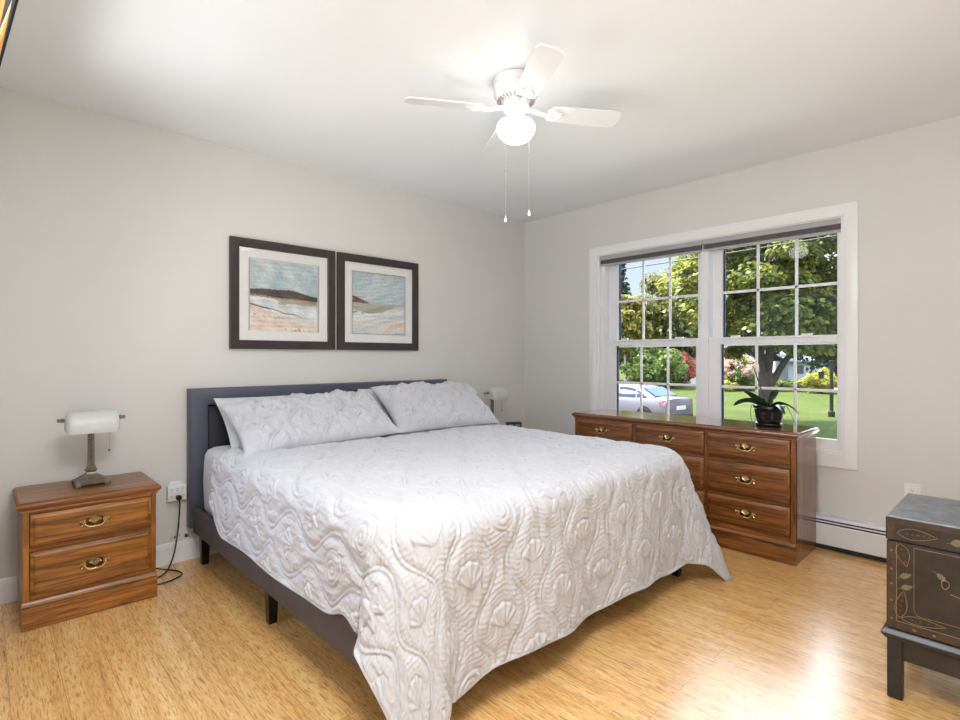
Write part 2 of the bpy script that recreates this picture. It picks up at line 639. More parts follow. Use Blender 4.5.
# window wall with its opening
WY0, WY1, WZ0, WZ1 = -2.572, -0.818, 0.570, 2.008
b = MB()
b.box(0, 0.18, WY1, 0.0, 0, H); b.box(0, 0.18, YR, WY0, 0, H)
b.box(0, 0.18, WY0, WY1, 0, WZ0); b.box(0, 0.18, WY0, WY1, WZ1, H)
struct(b.build('wall_right', M['wall'], smooth=False))
LY0, LY1, LZ0, LZ1 = -1.66, -0.56, 0.75, 2.08          # opening for the added left window
b = MB()
b.box(XL - 0.15, XL, AY, LY0, 0, H); b.box(XL - 0.15, XL, LY1, 0.0, 0, H)
b.box(XL - 0.15, XL, LY0, LY1, 0, LZ0); b.box(XL - 0.15, XL, LY0, LY1, LZ1, H)
struct(b.build('wall_left', M['wall'], smooth=False))
b = MB()
b.box(AX, XL - 0.15, AY, AY + 0.12, 0, H); b.box(AX - 0.15, AX, YR, AY + 0.12, 0, H)
struct(b.build('wall_passage', M['wall'], smooth=False))
struct(MB().box(AX - 0.15, 0.18, YR - 0.15, YR, 0, H).build('wall_front', M['wall'], smooth=False))

BB = [(0, 0), (0.014, 0), (0.014, 0.088), (0.0125, 0.094), (0.0115, 0.098), (0.009, 0.104), (0.0085, 0.109), (0.005, 0.115), (0, 0.115)]
struct(MB().prism([(-a, z) for a, z in BB], 'x', XL, -0.0).build('baseboard_back', M['trim']))
struct(MB().prism([(XL + a, z) for a, z in BB], 'y', AY, -0.015).build('baseboard_left', M['trim']))

# window casing
cas = MB().frame(-2.637, -0.750, 0.498, 2.081, [(0, 0), (0, -0.017), (0.012, -0.021), (0.055, -0.017), (0.061, -0.013), (0.068, -0.012), (0.068, 0.0)],
                 mtx=Matrix.Rotation(R(90), 4, 'Z') @ Matrix.Scale(-1, 4, (0, 1, 0)))
cas = cas.build('trim_1', M['trim'])
struct(cas)


def RZ(y0, y1, z0, z1, x0, x1, bev=0.002):   # box helper for window parts
    return (x0, x1, y0, y1, z0, z1, bev)


w = sempty('window_1')
b = MB()
for y0, y1 in ((WY0, WY0 + 0.022), (WY1 - 0.022, WY1)):
    b.box(0.0, 0.16, y0, y1, WZ0 + 0.022, WZ1 - 0.003, 0.0)
b.box(0.0, 0.16, WY0, WY1, WZ1 - 0.003, WZ1, 0.0)
b.box(0.0, 0.17, WY0, WY1, WZ0, WZ0 + 0.022, 0.0)
b.build('jamb_liner', M['trim'], w)
b = MB()                                   # vinyl main frames : two units and the mullion between
for (a0, a1) in ((-1.715, WY1 - 0.022), (WY0 + 0.022, -1.715)):
    for (p, q) in ((a0, a0 + 0.022), (a1 - 0.034, a1) if a1 > -1 else (a1 - 0.022, a1)):
        b.box(0.035, 0.155, p, q, WZ0 + 0.02, WZ1 - 0.02, 0.002)
        b.box(0.03, 0.045, p - 0.004, q + 0.004, WZ0 + 0.02, WZ1 - 0.02, 0.002)
    b.box(0.035, 0.155, a0, a1, WZ0 + 0.02, WZ0 + 0.05, 0.002)
    b.box(0.035, 0.155, a0, a1, WZ1 - 0.045, WZ1 - 0.02, 0.002)
b.box(0.022, 0.158, -1.742, -1.688, WZ0 + 0.02, WZ1 - 0.02, 0.002)
b.build('window_frame', M['vinyl'], w)


def sash(x, y0, y1, z0, z1, gy0, gy1, gz0, gz1, lift=False):
    """sash in plane x; outer y0..y1 z0..z1, glass opening g.."""
    d = 0.018
    b = MB()
    b.box(x - d, x + d, y0, gy0, z0, z1, 0.003); b.box(x - d, x + d, gy1, y1, z0, z1, 0.003)
    b.box(x - d, x + d, gy0, gy1, z0, gz0, 0.003); b.box(x - d, x + d, gy0, gy1, gz1, z1, 0.003)
    if lift:
        b.box(x - d - 0.010, x - d, y0 + 0.10, y1 - 0.10, z1 - 0.012, z1 - 0.004, 0.002)
        for yy in (y0 + 0.18, y1 - 0.18):
            b.box(x - 0.012, x + 0.012, yy - 0.03, yy + 0.03, z1, z1 + 0.012, 0.003)
    s = b.build('sash', M['vinyl'], w)
    b = MB()
    t = 0.009
    for k in (1, 2):
        yy = gy0 + (gy1 - gy0) * k / 3
        b.box(x - 0.005, x + 0.005, yy - t, yy + t, gz0, gz1, 0.002)
    zz = (gz0 + gz1) / 2
    b.box(x - 0.005, x + 0.005, gy0, gy1, zz - t, zz + t, 0.002)
    b.build('muntin', M['vinyl'], s)
    b = MB()
    b.box(x - 0.001, x + 0.001, gy0, gy1, gz0, gz1)
    b.build('glass', M['glass'], s, smooth=False)
    b = MB()
    b.box(x + 0.004, x + 0.014, gy1 - 0.013, gy1, gz0, gz1)
    b.box(x + 0.004, x + 0.014, gy0, gy0 + 0.004, gz0, gz1)
    b.build('glazing_spacer', M['glazing_bead'], s, smooth=False)


for (L0, L1, ga, gb) in ((-1.692, -0.868, -1.640, -0.965), (-2.535, -1.738, -2.518, -1.815)):
    sash(0.100, L0 + 0.012, L1 - 0.012, 1.245, 1.975, ga, gb, 1.300, 1.945)
    sash(0.056, L0, L1, 0.612, 1.302, ga - 0.004, gb - 0.006, 0.657, 1.254, True)

# unseen window added in the left wall to let in side light
w2 = sempty('added_left_window')
ML_ = Matrix(((0, -1, 0, 0), (1, 0, 0, 0), (0, 0, 1, 0), (0, 0, 0, 1)))
MB().frame(LY0 - 0.065, LY1 + 0.065, LZ0 - 0.065, LZ1 + 0.065, [(0, -XL), (0, -XL - 0.017), (0.06, -XL - 0.013), (0.066, -XL - 0.012), (0.066, -XL)], mtx=ML_).build('casing', M['trim'], w2)
MB().frame(LY0, LY1, LZ0, LZ1, [(0, -XL + 0.03), (0.05, -XL + 0.03), (0.05, -XL + 0.12), (0, -XL + 0.12)], mtx=ML_).build('window_frame', M['vinyl'], w2)
MB().box(XL - 0.09, XL - 0.05, LY0 + 0.05, LY1 - 0.05, 1.39, 1.44, 0.003).build('sash', M['vinyl'], w2)
MB().box(XL - 0.071, XL - 0.069, LY0 + 0.05, LY1 - 0.05, LZ0 + 0.05, LZ1 - 0.05).build('glass', M['glass'], w2, smooth=False)

# blinds rolled up at the head of the window
for (y0, y1, side) in ((-1.703, -0.842, 'left'), (-2.566, -1.709, 'right')):
    t = thing('roller_blind', 'rolled-up grey blind across the head of the %s half of the window' % side, 'blind', (0.03, (y0 + y1) / 2, 1.922), 0, 'grey blinds at the head of the window')
    hw = (y1 - y0) / 2
    MB().prism([(-0.026, 0.048), (-0.028, 0.050), (-0.028, 0.080), (-0.026, 0.0825), (0.016, 0.0825), (0.016, 0.048)], 'y', -hw, hw).build('head_rail', M['blind'], t)
    b = MB()
    for k in range(3):
        z = 0.0175 + k * 0.0095
        b.prism([(-0.019, z), (-0.0225, z + 0.0047), (-0.019, z + 0.0093), (0.014, z + 0.0093), (0.014, z)], 'y', -hw + 0.003, hw - 0.003)
    b.build('folded_fabric', M['blind_dk'], t)
    MB().box(-0.021, 0.016, -hw + 0.002, hw - 0.002, 0.0, 0.016, 0.004).build('bottom_rail', M['blind'], t)

# baseboard heater along the window wall
t = thing('baseboard_heater', 'long low white baseboard heater under the window, black slots along top and bottom', 'heater', (0, -2.3, 0))
y0, y1 = -1.9, 1.95
MB().prism([(0, 0.006), (-0.052, 0.006), (-0.052, 0.03), (-0.03, 0.16), (0, 0.18)], 'y', y0, y1).build('dark_core', M['heater_dk'], t)
MB().prism([(-0.057, 0.034), (-0.064, 0.034), (-0.066, 0.150), (-0.060, 0.158), (-0.056, 0.150)], 'y', y0, y1).build('front_panel', M['heater'], t)
MB().prism([(0, 0.202), (-0.052, 0.198), (-0.060, 0.184), (-0.057, 0.184), (-0.050, 0.194), (0, 0.197)], 'y', y0, y1).build('top_cover', M['heater'], t)
MB().prism([(-0.058, 0.166), (-0.064, 0.169), (-0.062, 0.176), (-0.056, 0.173)], 'y', y0, y1).build('damper', M['heater'], t)


# outlets
def duplex(b, cx, cz, m):
    for dz in (-0.019, 0.019):
        b.mat(0).lathe([(0.0, -0.0), (0.0135, -0.0), (0.0135, 0.002), (0.0, 0.002)], (0, 0, 0), 16, 'z', mtx=m @ Matrix.Translation((cx, cz + dz, 0.005)))
        for dx in (-0.0055, 0.0055):
            b.mat(1).box(cx + dx - 0.001, cx + dx + 0.001, cz + dz - 0.001, cz + dz + 0.006, 0.0068, 0.0078, mtx=m)
        b.mat(1).box(cx - 0.002, cx + 0.002, cz + dz - 0.008, cz + dz - 0.004, 0.0068, 0.0078, mtx=m)


mR = Matrix(((0, 0, -1, 0), (-1, 0, 0, 0), (0, 1, 0, 0), (0, 0, 0, 1)))   # local x,y,z(out) -> -y, z, -x
t = thing('wall_outlet', 'white duplex wall outlet low on the window wall above the painted chest', 'outlet', (0, -2.886, 0.405))
MB().box(-0.036, 0.036, -0.058, 0.058, 0.0, 0.0055, 0.002, mtx=mR).build('cover_plate', M['plate'], t)
b = MB(); duplex(b, 0, 0, mR); b.build('receptacle', [M['plate'], M['slot']], t)

mB = Matrix(((1, 0, 0, 0), (0, 0, -1, 0), (0, 1, 0, 0), (0, 0, 0, 1)))    # local x,y,z(out) -> x, z, -y
t = thing('outlet_adapter', 'white six-way outlet adapter on the wall between nightstand and headboard, black plug in it', 'outlet', (-2.957, 0, 0.398))
b = MB()
b.mat(0).box(-0.048, 0.048, -0.044, 0.044, 0.0, 0.034, 0.006, 3, mtx=mB)
for cx in (-0.028, 0.0, 0.028):
    for cz in (-0.02, 0.02):
        for dx in (-0.0045, 0.0045):
            b.mat(1).box(cx + dx - 0.001, cx + dx + 0.001, cz, cz + 0.008, 0.0335, 0.0346, mtx=mB)
        b.mat(1).box(cx - 0.002, cx + 0.002, cz - 0.009, cz - 0.005, 0.0335, 0.0346, mtx=mB)
b.build('adapter_body', [M['plate'], M['slot']], t)
MB().box(-0.034, 0.030, 0.044, 0.062, 0.0, 0.008, 0.002, mtx=mB).build('wall_plate', M['plate'], t)


def spline(pts, n=10):
    P = [Vector(p) for p in pts]
    P = [P[0] * 2 - P[1]] + P + [P[-1] * 2 - P[-2]]
    out = []
    for i in range(1, len(P) - 2):
        for k in range(n):
            u = k / n
            a, b_, c, d = P[i - 1], P[i], P[i + 1], P[i + 2]
            out.append(0.5 * ((2 * b_) + (c - a) * u + (2 * a - 5 * b_ + 4 * c - d) * u * u + (3 * b_ - a - 3 * c + d) * u ** 3))
    out.append(P[-2])
    return out


t = thing('power_cord', 'black power cord hanging from the outlet adapter and curling behind the left nightstand', 'cord', (-2.955, -0.036, 0.375))
b = MB()
b.box(-0.013, 0.013, -0.030, -0.001, -0.012, 0.012, 0.004)
b.build('plug', M['black'], t)
cp = [(0, -0.028, -0.004), (0.0, -0.036, -0.05), (-0.004, -0.030, -0.14), (-0.012, -0.028, -0.22), (-0.035, -0.05, -0.31), (-0.085, -0.11, -0.366), (-0.160, -0.165, -0.370),
      (-0.177, -0.13, -0.370), (-0.172, -0.07, -0.366), (-0.14, -0.05, -0.350), (-0.075, -0.085, -0.364), (-0.03, -0.13, -0.371), (-0.028, -0.19, -0.371), (-0.085, -0.235, -0.371), (-0.145, -0.245, -0.371), (-0.176, -0.225, -0.371)]
MB().tube(spline(cp, 10), 0.0038, 8).build('cable', M['black'], t)


# ================================================================== CASE FURNITURE
def handle_mesh(m):
    """antique brass bail pull, origin at its centre, facing -y"""
    b = MB()
    # pierced back plate : scalloped oval
    ring0, ring1, ring2 = [], [], []
    n = 40
    for k in range(n):
        a = 2 * PI * k / n
        rx = 0.040 + 0.0035 * math.cos(6 * a)
        rz = 0.0150 + 0.0030 * math.cos(5 * a + 0.6)
        x, z = rx * math.cos(a), rz * math.sin(a) + (0.006 if math.sin(a) > 0.6 else 0)
        ring0.append((x, -0.0005, z)); ring1.append((x, -0.003, z)); ring2.append((x * 0.86, -0.0045, z * 0.8))
    b.mat(1).rings([ring0, ring1, ring2])
    # shell
    for k in range(9):
        a = PI * (0.08 + 0.84 * k / 8)
        e = (0.021 * math.cos(a), 0.0190 * math.sin(a) + 0.003)
        b.mat(0).tube([(0.0, -0.006, -0.006), (e[0] * 0.6, -0.0070, e[1] * 0.6), (e[0], -0.0055, e[1])], [0.0012, 0.0018, 0.0025], 6)
    # bat-wing ends and posts
    for sx in (-1, 1):
        b.mat(0).lathe([(0, 0.0), (0.0085, -0.002), (0.0095, -0.005), (0.006, -0.009), (0.0075, -0.014), (0.005, -0.019), (0, -0.020)], (sx * 0.036, 0, 0.003), 12, 'y')
        b.mat(0).tube([(sx * 0.040, -0.004, 0.003), (sx * 0.050, -0.005, 0.009), (sx * 0.054, -0.004, 0.003), (sx * 0.050, -0.004, -0.003)], [0.003, 0.0038, 0.003, 0.002], 6)
        b.mat(0).tube([(sx * 0.038, -0.004, -0.006), (sx * 0.046, -0.005, -0.011), (sx * 0.041, -0.004, -0.014)], [0.003, 0.003, 0.0015], 6)
    # bail
    pts = []
    for k in range(15):
        u = -1 + 2 * k / 14
        pts.append((0.036 * u, -0.0155 - 0.006 * (1 - u * u), 0.002 - 0.0165 * (1 - u ** 4)))
    rr = [0.0028 + 0.0016 * (1 - abs(-1 + 2 * k / 14)) for k in range(15)]
    b.mat(0).tube(pts, rr, 8)
    b.mat(0).lathe([(0, -0.006), (0.004, -0.005), (0.0055, 0), (0.004, 0.005), (0, 0.006)], (0, -0.0215, -0.0145), 10, 'x')
    b.v = [(x * 1.10, y, z * 1.12) for x, y, z in b.v]
    me_o = b.build('handle', m)
    return me_o


HANDLE = handle_mesh([M['brass'], M['brass_dk']])
HANDLE_ME = HANDLE.data
bpy.data.objects.remove(HANDLE)


def casework(root, W_, D, Hh, cols, rows, mats, plinth=0.105, over=0.018, top_t=0.028):
    """cabinet in local space: back at y=0, front at y=-D, x centred, front faces -y. cols/rows: lists of (x0,x1)/(z0,z1)"""
    mx, mz, mt, gap = mats
    hw = W_ / 2
    b = MB()
    b.mat(1)
    b.box(-hw, -hw + 0.02, -D + 0.004, 0, 0.0, Hh - top_t, 0.002)
    b.box(hw - 0.02, hw, -D + 0.004, 0, 0.0, Hh - top_t, 0.002)
    b.box(-hw + 0.02, hw - 0.02, -0.012, -0.002, 0.04, Hh - top_t)
    # face frame
    zt = Hh - top_t
    b.box(-hw, cols[0][0], -D, -D + 0.02, plinth, zt, 0.0015)
    b.box(cols[-1][1], hw, -D, -D + 0.02, plinth, zt, 0.0015)
    for (a, c) in zip(cols[:-1], cols[1:]):
        b.box(a[1], c[0], -D + 0.001, -D + 0.02, plinth, zt, 0.001)
    b.mat(0)
    zs = sorted(rows)
    b.box(cols[0][0], cols[-1][1], -D + 0.001, -D + 0.02, plinth, zs[0][0], 0.001)
    b.box(cols[0][0], cols[-1][1], -D + 0.001, -D + 0.02, zs[-1][1], zt, 0.001)
    for lo, hi in zip(zs[:-1], zs[1:]):
        b.box(cols[0][0], cols[-1][1], -D + 0.003, -D + 0.02, lo[1], hi[0], 0.001)
    b.mat(2).box(-hw + 0.02, hw - 0.02, -D + 0.021, -D + 0.026, plinth, zt)
    b.build('carcass', [mx, mz, gap], root)
    # plinth with a moulding along its top
    b = MB()
    pr = [(-D - 0.004, 0.0), (-D - 0.010, 0.004), (-D - 0.010, plinth - 0.022), (-D - 0.006, plinth - 0.018), (-D - 0.013, plinth - 0.010), (-D - 0.011, plinth - 0.002), (-D - 0.003, plinth + 0.008), (-D + 0.02, plinth + 0.008), (-D + 0.02, 0.0)]
    b.prism(pr, 'x', -hw - 0.003, hw + 0.003)
    b.build('plinth', mx, root)
    # moulded top
    o = over
    prof = [(o - 0.012, Hh - top_t - 0.016), (o - 0.013, Hh - top_t - 0.010), (o - 0.006, Hh - top_t - 0.003), (o - 0.004, Hh - top_t), (o, Hh - top_t + 0.003), (o + 0.002, Hh - top_t * 0.55), (o - 0.001, Hh - 0.007), (o - 0.008, Hh - 0.004), (o - 0.011, Hh)]
    rg = []
    for q, z in prof:
        rg.append([(-hw - q, -D - q, z), (hw + q, -D - q, z), (hw + q, 0.0, z), (-hw - q, 0.0, z)])
    MB().rings(rg).build('top', mt, root, angle=50)
    # drawers
    for (z0, z1) in rows:
        for (x0, x1) in cols:
            cx, cz = (x0 + x1) / 2, (z0 + z1) / 2
            b = MB()
            u0, u1, v0, v1 = x0 + 0.002 - cx, x1 - 0.002 - cx, z0 + 0.002 - cz, z1 - 0.002 - cz
            b.mat(0).panel(u0, u1, v0, v1, 0.0, [(0, -0.015), (0, 0.006), (0.003, 0.009), (0.008, 0.0105), (0.013, 0.015), (0.017, 0.0175), (0.022, 0.018), (0.030, 0.018)])
            d = b.build('drawer', mx, root, loc=(cx, -D, cz))
            h = bpy.data.objects.new('handle', HANDLE_ME)
            C.objects.link(h)
            h.parent = d
            h.location = (0, -0.018, 0.002)


ns = thing('nightstand', 'two-drawer honey oak nightstand with brass pulls left of the bed', 'nightstand', (-3.3885, -0.025, 0), 0, 'oak nightstands on both sides of the bed')
casework(ns, 0.494, 0.385, 0.545, [(-0.224, 0.226)], [(0.345, 0.492), (0.128, 0.330)], (M['oak_x'], M['oak_z'], M['oak_top'], M['gap']), 0.112, 0.018, 0.026)
ns2 = copy_tree(ns)
ns2['label'] = 'oak nightstand beyond the bed in the far corner, under the clock'
ns2.location = (-0.64, -0.025, 0)

dr = thing('dresser', 'wide brown oak dresser with rows of brass-pulled drawers under the window', 'dresser', (-0.072, -1.6845, 0), R(-90))
casework(dr, 1.508, 0.388, 0.742, [(-0.730, -0.264), (-0.230, 0.241), (0.261, 0.727)], [(0.556, 0.698), (0.338, 0.533), (0.152, 0.321)],
         (M['che_x'], M['che_z'], M['che_top'], M['gap']), 0.112, 0.016, 0.026)


# ------------------------------------------------------------------ desk lamps
def make_lamp():
    t = thing('desk_lamp', 'bronze desk lamp with frosted glass trough shade on the left nightstand', 'lamp', (-3.372, -0.190, 0.545), 0, 'desk lamps on the nightstands')
    b = MB()

    def sq(h, z):
        return [(-h, -h, z), (h, -h, z), (h, h, z), (-h, h, z)]
    b.rings([sq(0.064, 0.010), sq(0.066, 0.014), sq(0.066, 0.020), sq(0.058, 0.024), sq(0.050, 0.030), sq(0.036, 0.040), sq(0.026, 0.048), sq(0.019, 0.056), sq(0.018, 0.062)])
    for sx in (-1, 1):
        for sy in (-1, 1):
            b.box(sx * 0.056 - 0.014, sx * 0.056 + 0.014, sy * 0.056 - 0.014, sy * 0.056 + 0.014, 0.0, 0.022, 0.005)
    b.build('base', M['bronze'], t)
    b = MB()
    b.lathe([(0.018, 0.061), (0.024, 0.066), (0.026, 0.071), (0.022, 0.077), (0.017, 0.080), (0.021, 0.084), (0.019, 0.088)], n=20)
    fl = lambda r, z: [((r if k % 2 else r * 0.80) * math.cos(2 * PI * k / 24), (r if k % 2 else r * 0.80) * math.sin(2 * PI * k / 24), z) for k in range(24)]
    b.rings([fl(0.0150, 0.088), fl(0.0142, 0.15), fl(0.0135, 0.22), fl(0.0135, 0.262)])
    b.lathe([(0.017, 0.254), (0.020, 0.259), (0.020, 0.266), (0.012, 0.272)], n=20)
    b.build('column', M['bronze'], t)
    b = MB()
    # yoke behind the shade that carries the two finials
    zc = 0.322
    b.tube([(0, 0.0, 0.268), (0, 0.012, 0.282), (0, 0.018, 0.306)], 0.006, 8)
    OY = -0.042
    b.tube([(x_, y_ + OY, z_) for x_, y_, z_ in ((-0.112, 0.0, zc), (-0.112, 0.042, zc - 0.005), (-0.085, 0.058, zc - 0.012), (0, 0.060, zc - 0.016), (0.085, 0.058, zc - 0.012), (0.112, 0.042, zc - 0.005), (0.112, 0.0, zc))], 0.0045, 8)
    b.lathe([(0, -0.05), (0.014, -0.048), (0.016, -0.02), (0.014, 0.0), (0, 0.002)], (0.075, OY, zc - 0.008), 14, 'x')
    b.build('yoke', M['bronze'], t)
    for sx in (-1, 1):
        b = MB()
        b.lathe([(0, sx * 0.104), (0.006, sx * 0.106), (0.010, sx * 0.111), (0.011, sx * 0.117), (0.006, sx * 0.121), (0.009, sx * 0.126), (0.008, sx * 0.132), (0, sx * 0.136)], (0, OY, zc), 14, 'x')
        b.build('finial', M['bronze'], t)
    # trough shade: section swept along x with rounded ends
    b = MB()
    hw = 0.104
    na, nx = 18, 26

    def sec(x, off):
        e = max(0.0, (abs(x) - (hw - 0.022)) / 0.022)
        k = math.sqrt(max(0.0, 1 - e * e)) if e < 1 else 0.0
        k = 0.62 + 0.38 * k
        pts = []
        for i in range(na + 1):
            a = PI * (1.12 - 1.22 * i / na)
            pts.append((x, (0.060 - off) * math.cos(a) * k - 0.004 + OY, zc - 0.036 + (0.075 - off) * max(math.sin(a), -0.6) * k * 1.0))
        return pts
    xs = [-hw + 2 * hw * (0.5 - 0.5 * math.cos(PI * i / nx)) for i in range(nx + 1)]
    o_, i_ = [sec(x, 0.0) for x in xs], [sec(x * 0.975, 0.003) for x in xs]
    m_ = na + 1
    vs = [p for r_ in o_ for p in r_] + [p for r_ in i_ for p in r_]
    fs = []
    off = len(o_) * m_
    for i in range(nx):
        for k in range(na):
            fs.append((i * m_ + k, (i + 1) * m_ + k, (i + 1) * m_ + k + 1, i * m_ + k + 1))
            fs.append((off + i * m_ + k, off + i * m_ + k + 1, off + (i + 1) * m_ + k + 1, off + (i + 1) * m_ + k))
        for k in (0, na):
            fs.append((i * m_ + k, (i + 1) * m_ + k, off + (i + 1) * m_ + k, off + i * m_ + k))
    for i in (0, nx):
        for k in range(na):
            fs.append((i * m_ + k, i * m_ + k + 1, off + i * m_ + k + 1, off + i * m_ + k))
        # end wall
        ring = list(range(i * m_, i * m_ + m_))
        fs.append(tuple(ring))
    b.raw(vs, fs)
    b.build('lamp_shade', M['frost'], t, angle=60)
    b = MB()
    px = 0.066
    for k in range(22):
        b.lathe([(0, -0.0026), (0.0018, 0), (0, 0.0026)], (px, -0.008 + OY, 0.295 - k * 0.0057), 6)
    b.lathe([(0, -0.006), (0.005, -0.003), (0.006, 0.001), (0.003, 0.006), (0, 0.007)], (px, -0.008 + OY, 0.164), 12)
    b.build('pull_chain', M['bronze'], t)
    return t


lamp = make_lamp()
lamp2 = copy_tree(lamp)
lamp2['label'] = 'bronze desk lamp with pale glass shade beyond the right pillow, near the room corner'
lamp2.location = (-0.612, -0.185, 0.545)
lamp2.rotation_euler = (0, 0, R(10))

t = thing('alarm_clock', 'small black alarm clock on the nightstand beyond the bed', 'clock', (-0.46, -0.29, 0.545), R(-35))
MB().prism([(-0.035, 0.0), (-0.03, 0.060), (0.02, 0.064), (0.035, 0.0)], 'x', -0.065, 0.065).build('clock_body', M['black'], t)
MB().box(-0.05, -0.008, -0.0375, -0.031, 0.02, 0.05, 0.001).box(0.008, 0.05, -0.0375, -0.031, 0.02, 0.05, 0.001).build('display', plain('grey_clock_display', srgb(120, 122, 130), 0.2), t)


# ------------------------------------------------------------------ pictures
def art_mat(kind):
    t = NT('beach_painting_' + kind)
    a = t.add('Attribute', _attribute_name='artcol')
    n = t.noise(t.coords('Object', (1, 1, 2)), 90, 3)
    t.bsdf(t.mixc(0.12, a.outputs['Color'], n, 'OVERLAY'), 0.75, 0, n, 0.001, 0.3)
    return t.m


def fbm(x, y, seed, oct_=5, f0=1.0):
    r = np.random.RandomState(seed)
    s = np.zeros_like(x)
    amp = 1.0
    tot = 0
    f = f0
    for o in range(oct_):
        for k in range(5):
            a, p = r.rand() * 2 * PI, r.rand() * 2 * PI
            s += amp * np.sin((x * np.cos(a) + y * np.sin(a)) * f * (0.7 + 0.6 * r.rand()) * 2 * PI + p) / 2.2
        tot += amp
        amp *= 0.55
        f *= 2.0
    return s / tot


def beach_art(kind, w_, h_, parent, y):
    n = 150
    u, v = np.meshgrid(np.linspace(0, 1, n), np.linspace(0, 1, n))     # v up
    nz = fbm(u, v, 3 if kind == 'a' else 8, 5, 2.0)
    nh = fbm(u * 0.4, v * 3, 11 if kind == 'a' else 5, 5, 2.0)
    fine = fbm(u, v, 21, 3, 14.0)
    col = np.zeros((n, n, 3))
    L = lambda *c: np.array(srgb(*c))

    def lerp(a, b_, f):
        f = np.clip(f, 0, 1)[..., None]
        return a * (1 - f) + b_ * f
    sky = lerp(L(176, 192, 196), L(202, 210, 210), 0.5 + 0.8 * nz)
    sky = lerp(sky, L(206, 208, 204), (v - 0.85) * 2 + 0.4 * nz)
    sand = lerp(L(220, 200, 186), L(236, 222, 210), 0.5 + 0.9 * nh)
    sand = lerp(sand, L(190, 156, 132), (fine * 0.6 + nh - 0.55) * 2)
    foam = lerp(L(226, 226, 224), L(200, 206, 206), 0.4 + nh)
    sea = lerp(L(158, 160, 142), L(178, 180, 166), 0.5 + nh)
    col[:] = sky
    if kind == 'a':
        ridge = 0.60 - 0.05 * np.abs(u - 0.45) - 0.10 * np.clip(u - 0.55, 0, 1) + 0.012 * nz
        base = 0.505 - 0.05 * u + 0.01 * nz
        head = lerp(L(72, 68, 66), L(96, 86, 76), 0.5 + nz)
        col = np.where(((v < ridge))[..., None], head, col)
        col = np.where((v < base)[..., None], lerp(L(196, 150, 122), L(150, 112, 90), 0.5 + fine), col)
        col = np.where((v < base - 0.025)[..., None], np.where((u > 0.38 + 0.1 * nh)[..., None], sea, foam), col)
        fl = 0.43 - 0.06 * u + 0.03 * nz
        col = np.where((v < fl)[..., None], foam, col)
        sl = 0.40 - 0.27 * u ** 0.8 + 0.03 * nh
        col = np.where((v < sl)[..., None], lerp(sand, foam, (v - sl + 0.10) * 5 + 0.6 * nh), col)
        ln = np.abs(v - (0.37 - 0.22 * u + 0.02 * nz)) < 0.010 * (1.2 - u)
        col = np.where((ln & (u < 0.75))[..., None], L(120, 100, 88), col)
    else:
        base = 0.50 + 0.01 * nz
        ridge = 0.62 - 0.16 * np.clip(u * 2.2, 0, 1) + 0.01 * nz
        col = np.where(((v < ridge) & (v > base - 0.02) & (u < 0.42))[..., None], lerp(L(98, 82, 76), L(170, 120, 108), fine + 0.6 * (u > 0.2)), col)
        col = np.where((v < base)[..., None], sea, col)
        fl = 0.36 + 0.18 * np.clip(u - 0.3, 0, 1) + 0.04 * nh
        col = np.where((v < fl)[..., None], foam, col)
        ln = np.abs(v - (0.34 + 0.03 * nz)) < 0.012
        col = np.where((ln & (u < 0.6) & (nh > -0.2))[..., None], L(96, 100, 100), col)
        col = np.where((v < 0.24 + 0.05 * nh)[..., None], lerp(sand, foam, 0.65 + nh), col)
    br = fbm(u * 0.6, v * 3.0, 33 if kind == 'a' else 44, 4, 6.0)
    col = np.clip(col * 1.22 * (1 + 0.16 * br + 0.06 * fine)[..., None] + 0.03 * np.clip(br, 0, 1)[..., None], 0, 1)
    X = (u - 0.5) * w_
    Z = (v - 0.5) * h_
    vs = np.stack([X, np.full_like(X, y), Z], -1).reshape(-1, 3)
    idx = np.arange(n * n).reshape(n, n)
    fs = np.stack([idx[:-1, :-1], idx[:-1, 1:], idx[1:, 1:], idx[1:, :-1]], -1).reshape(-1, 4)
    o = np_mesh('painting', vs, fs, art_mat(kind), parent, False)
    at = o.data.color_attributes.new('artcol', 'FLOAT_COLOR', 'POINT')
    at.data.foreach_set('color', np.concatenate([col.reshape(-1, 3), np.ones((n * n, 1))], 1).astype(np.float32).ravel())
    return o


for kind, cx, aw, ah, lab in (('a', -2.3265, 0.446, 0.452, 'dark-framed beach painting with a dark headland, left of the pair above the bed'),
                              ('b', -1.6135, 0.446, 0.440, 'dark-framed beach painting with mostly surf and foam, right of the pair above the bed')):
    t = thing('framed_picture', lab, 'picture', (cx, 0, 1.555), 0, 'framed beach paintings above the bed')
    hw, hh = 0.346, 0.340
    MB().frame(-hw, hw, -hh, hh, [(0, -0.004), (0, -0.028), (0.004, -0.031), (0.048, -0.029), (0.054, -0.025), (0.054, -0.010), (0.030, -0.004)]).build('frame', M['frame_dk'], t)
    MB().frame(-hw + 0.05, hw - 0.05, -hh + 0.05, hh - 0.05, [(0, -0.010), (0, -0.014), (0.062, -0.014), (0.0645, -0.011), (0.0645, -0.010)]).build('mat_board', M['mat'], t)
    beach_art(kind, aw, ah, t, -0.0095)
    MB().box(-hw + 0.05, hw - 0.05, -0.0195, -0.0180, -hh + 0.05, hh - 0.05).build('picture_glass', M['picglass'], t, smooth=False)

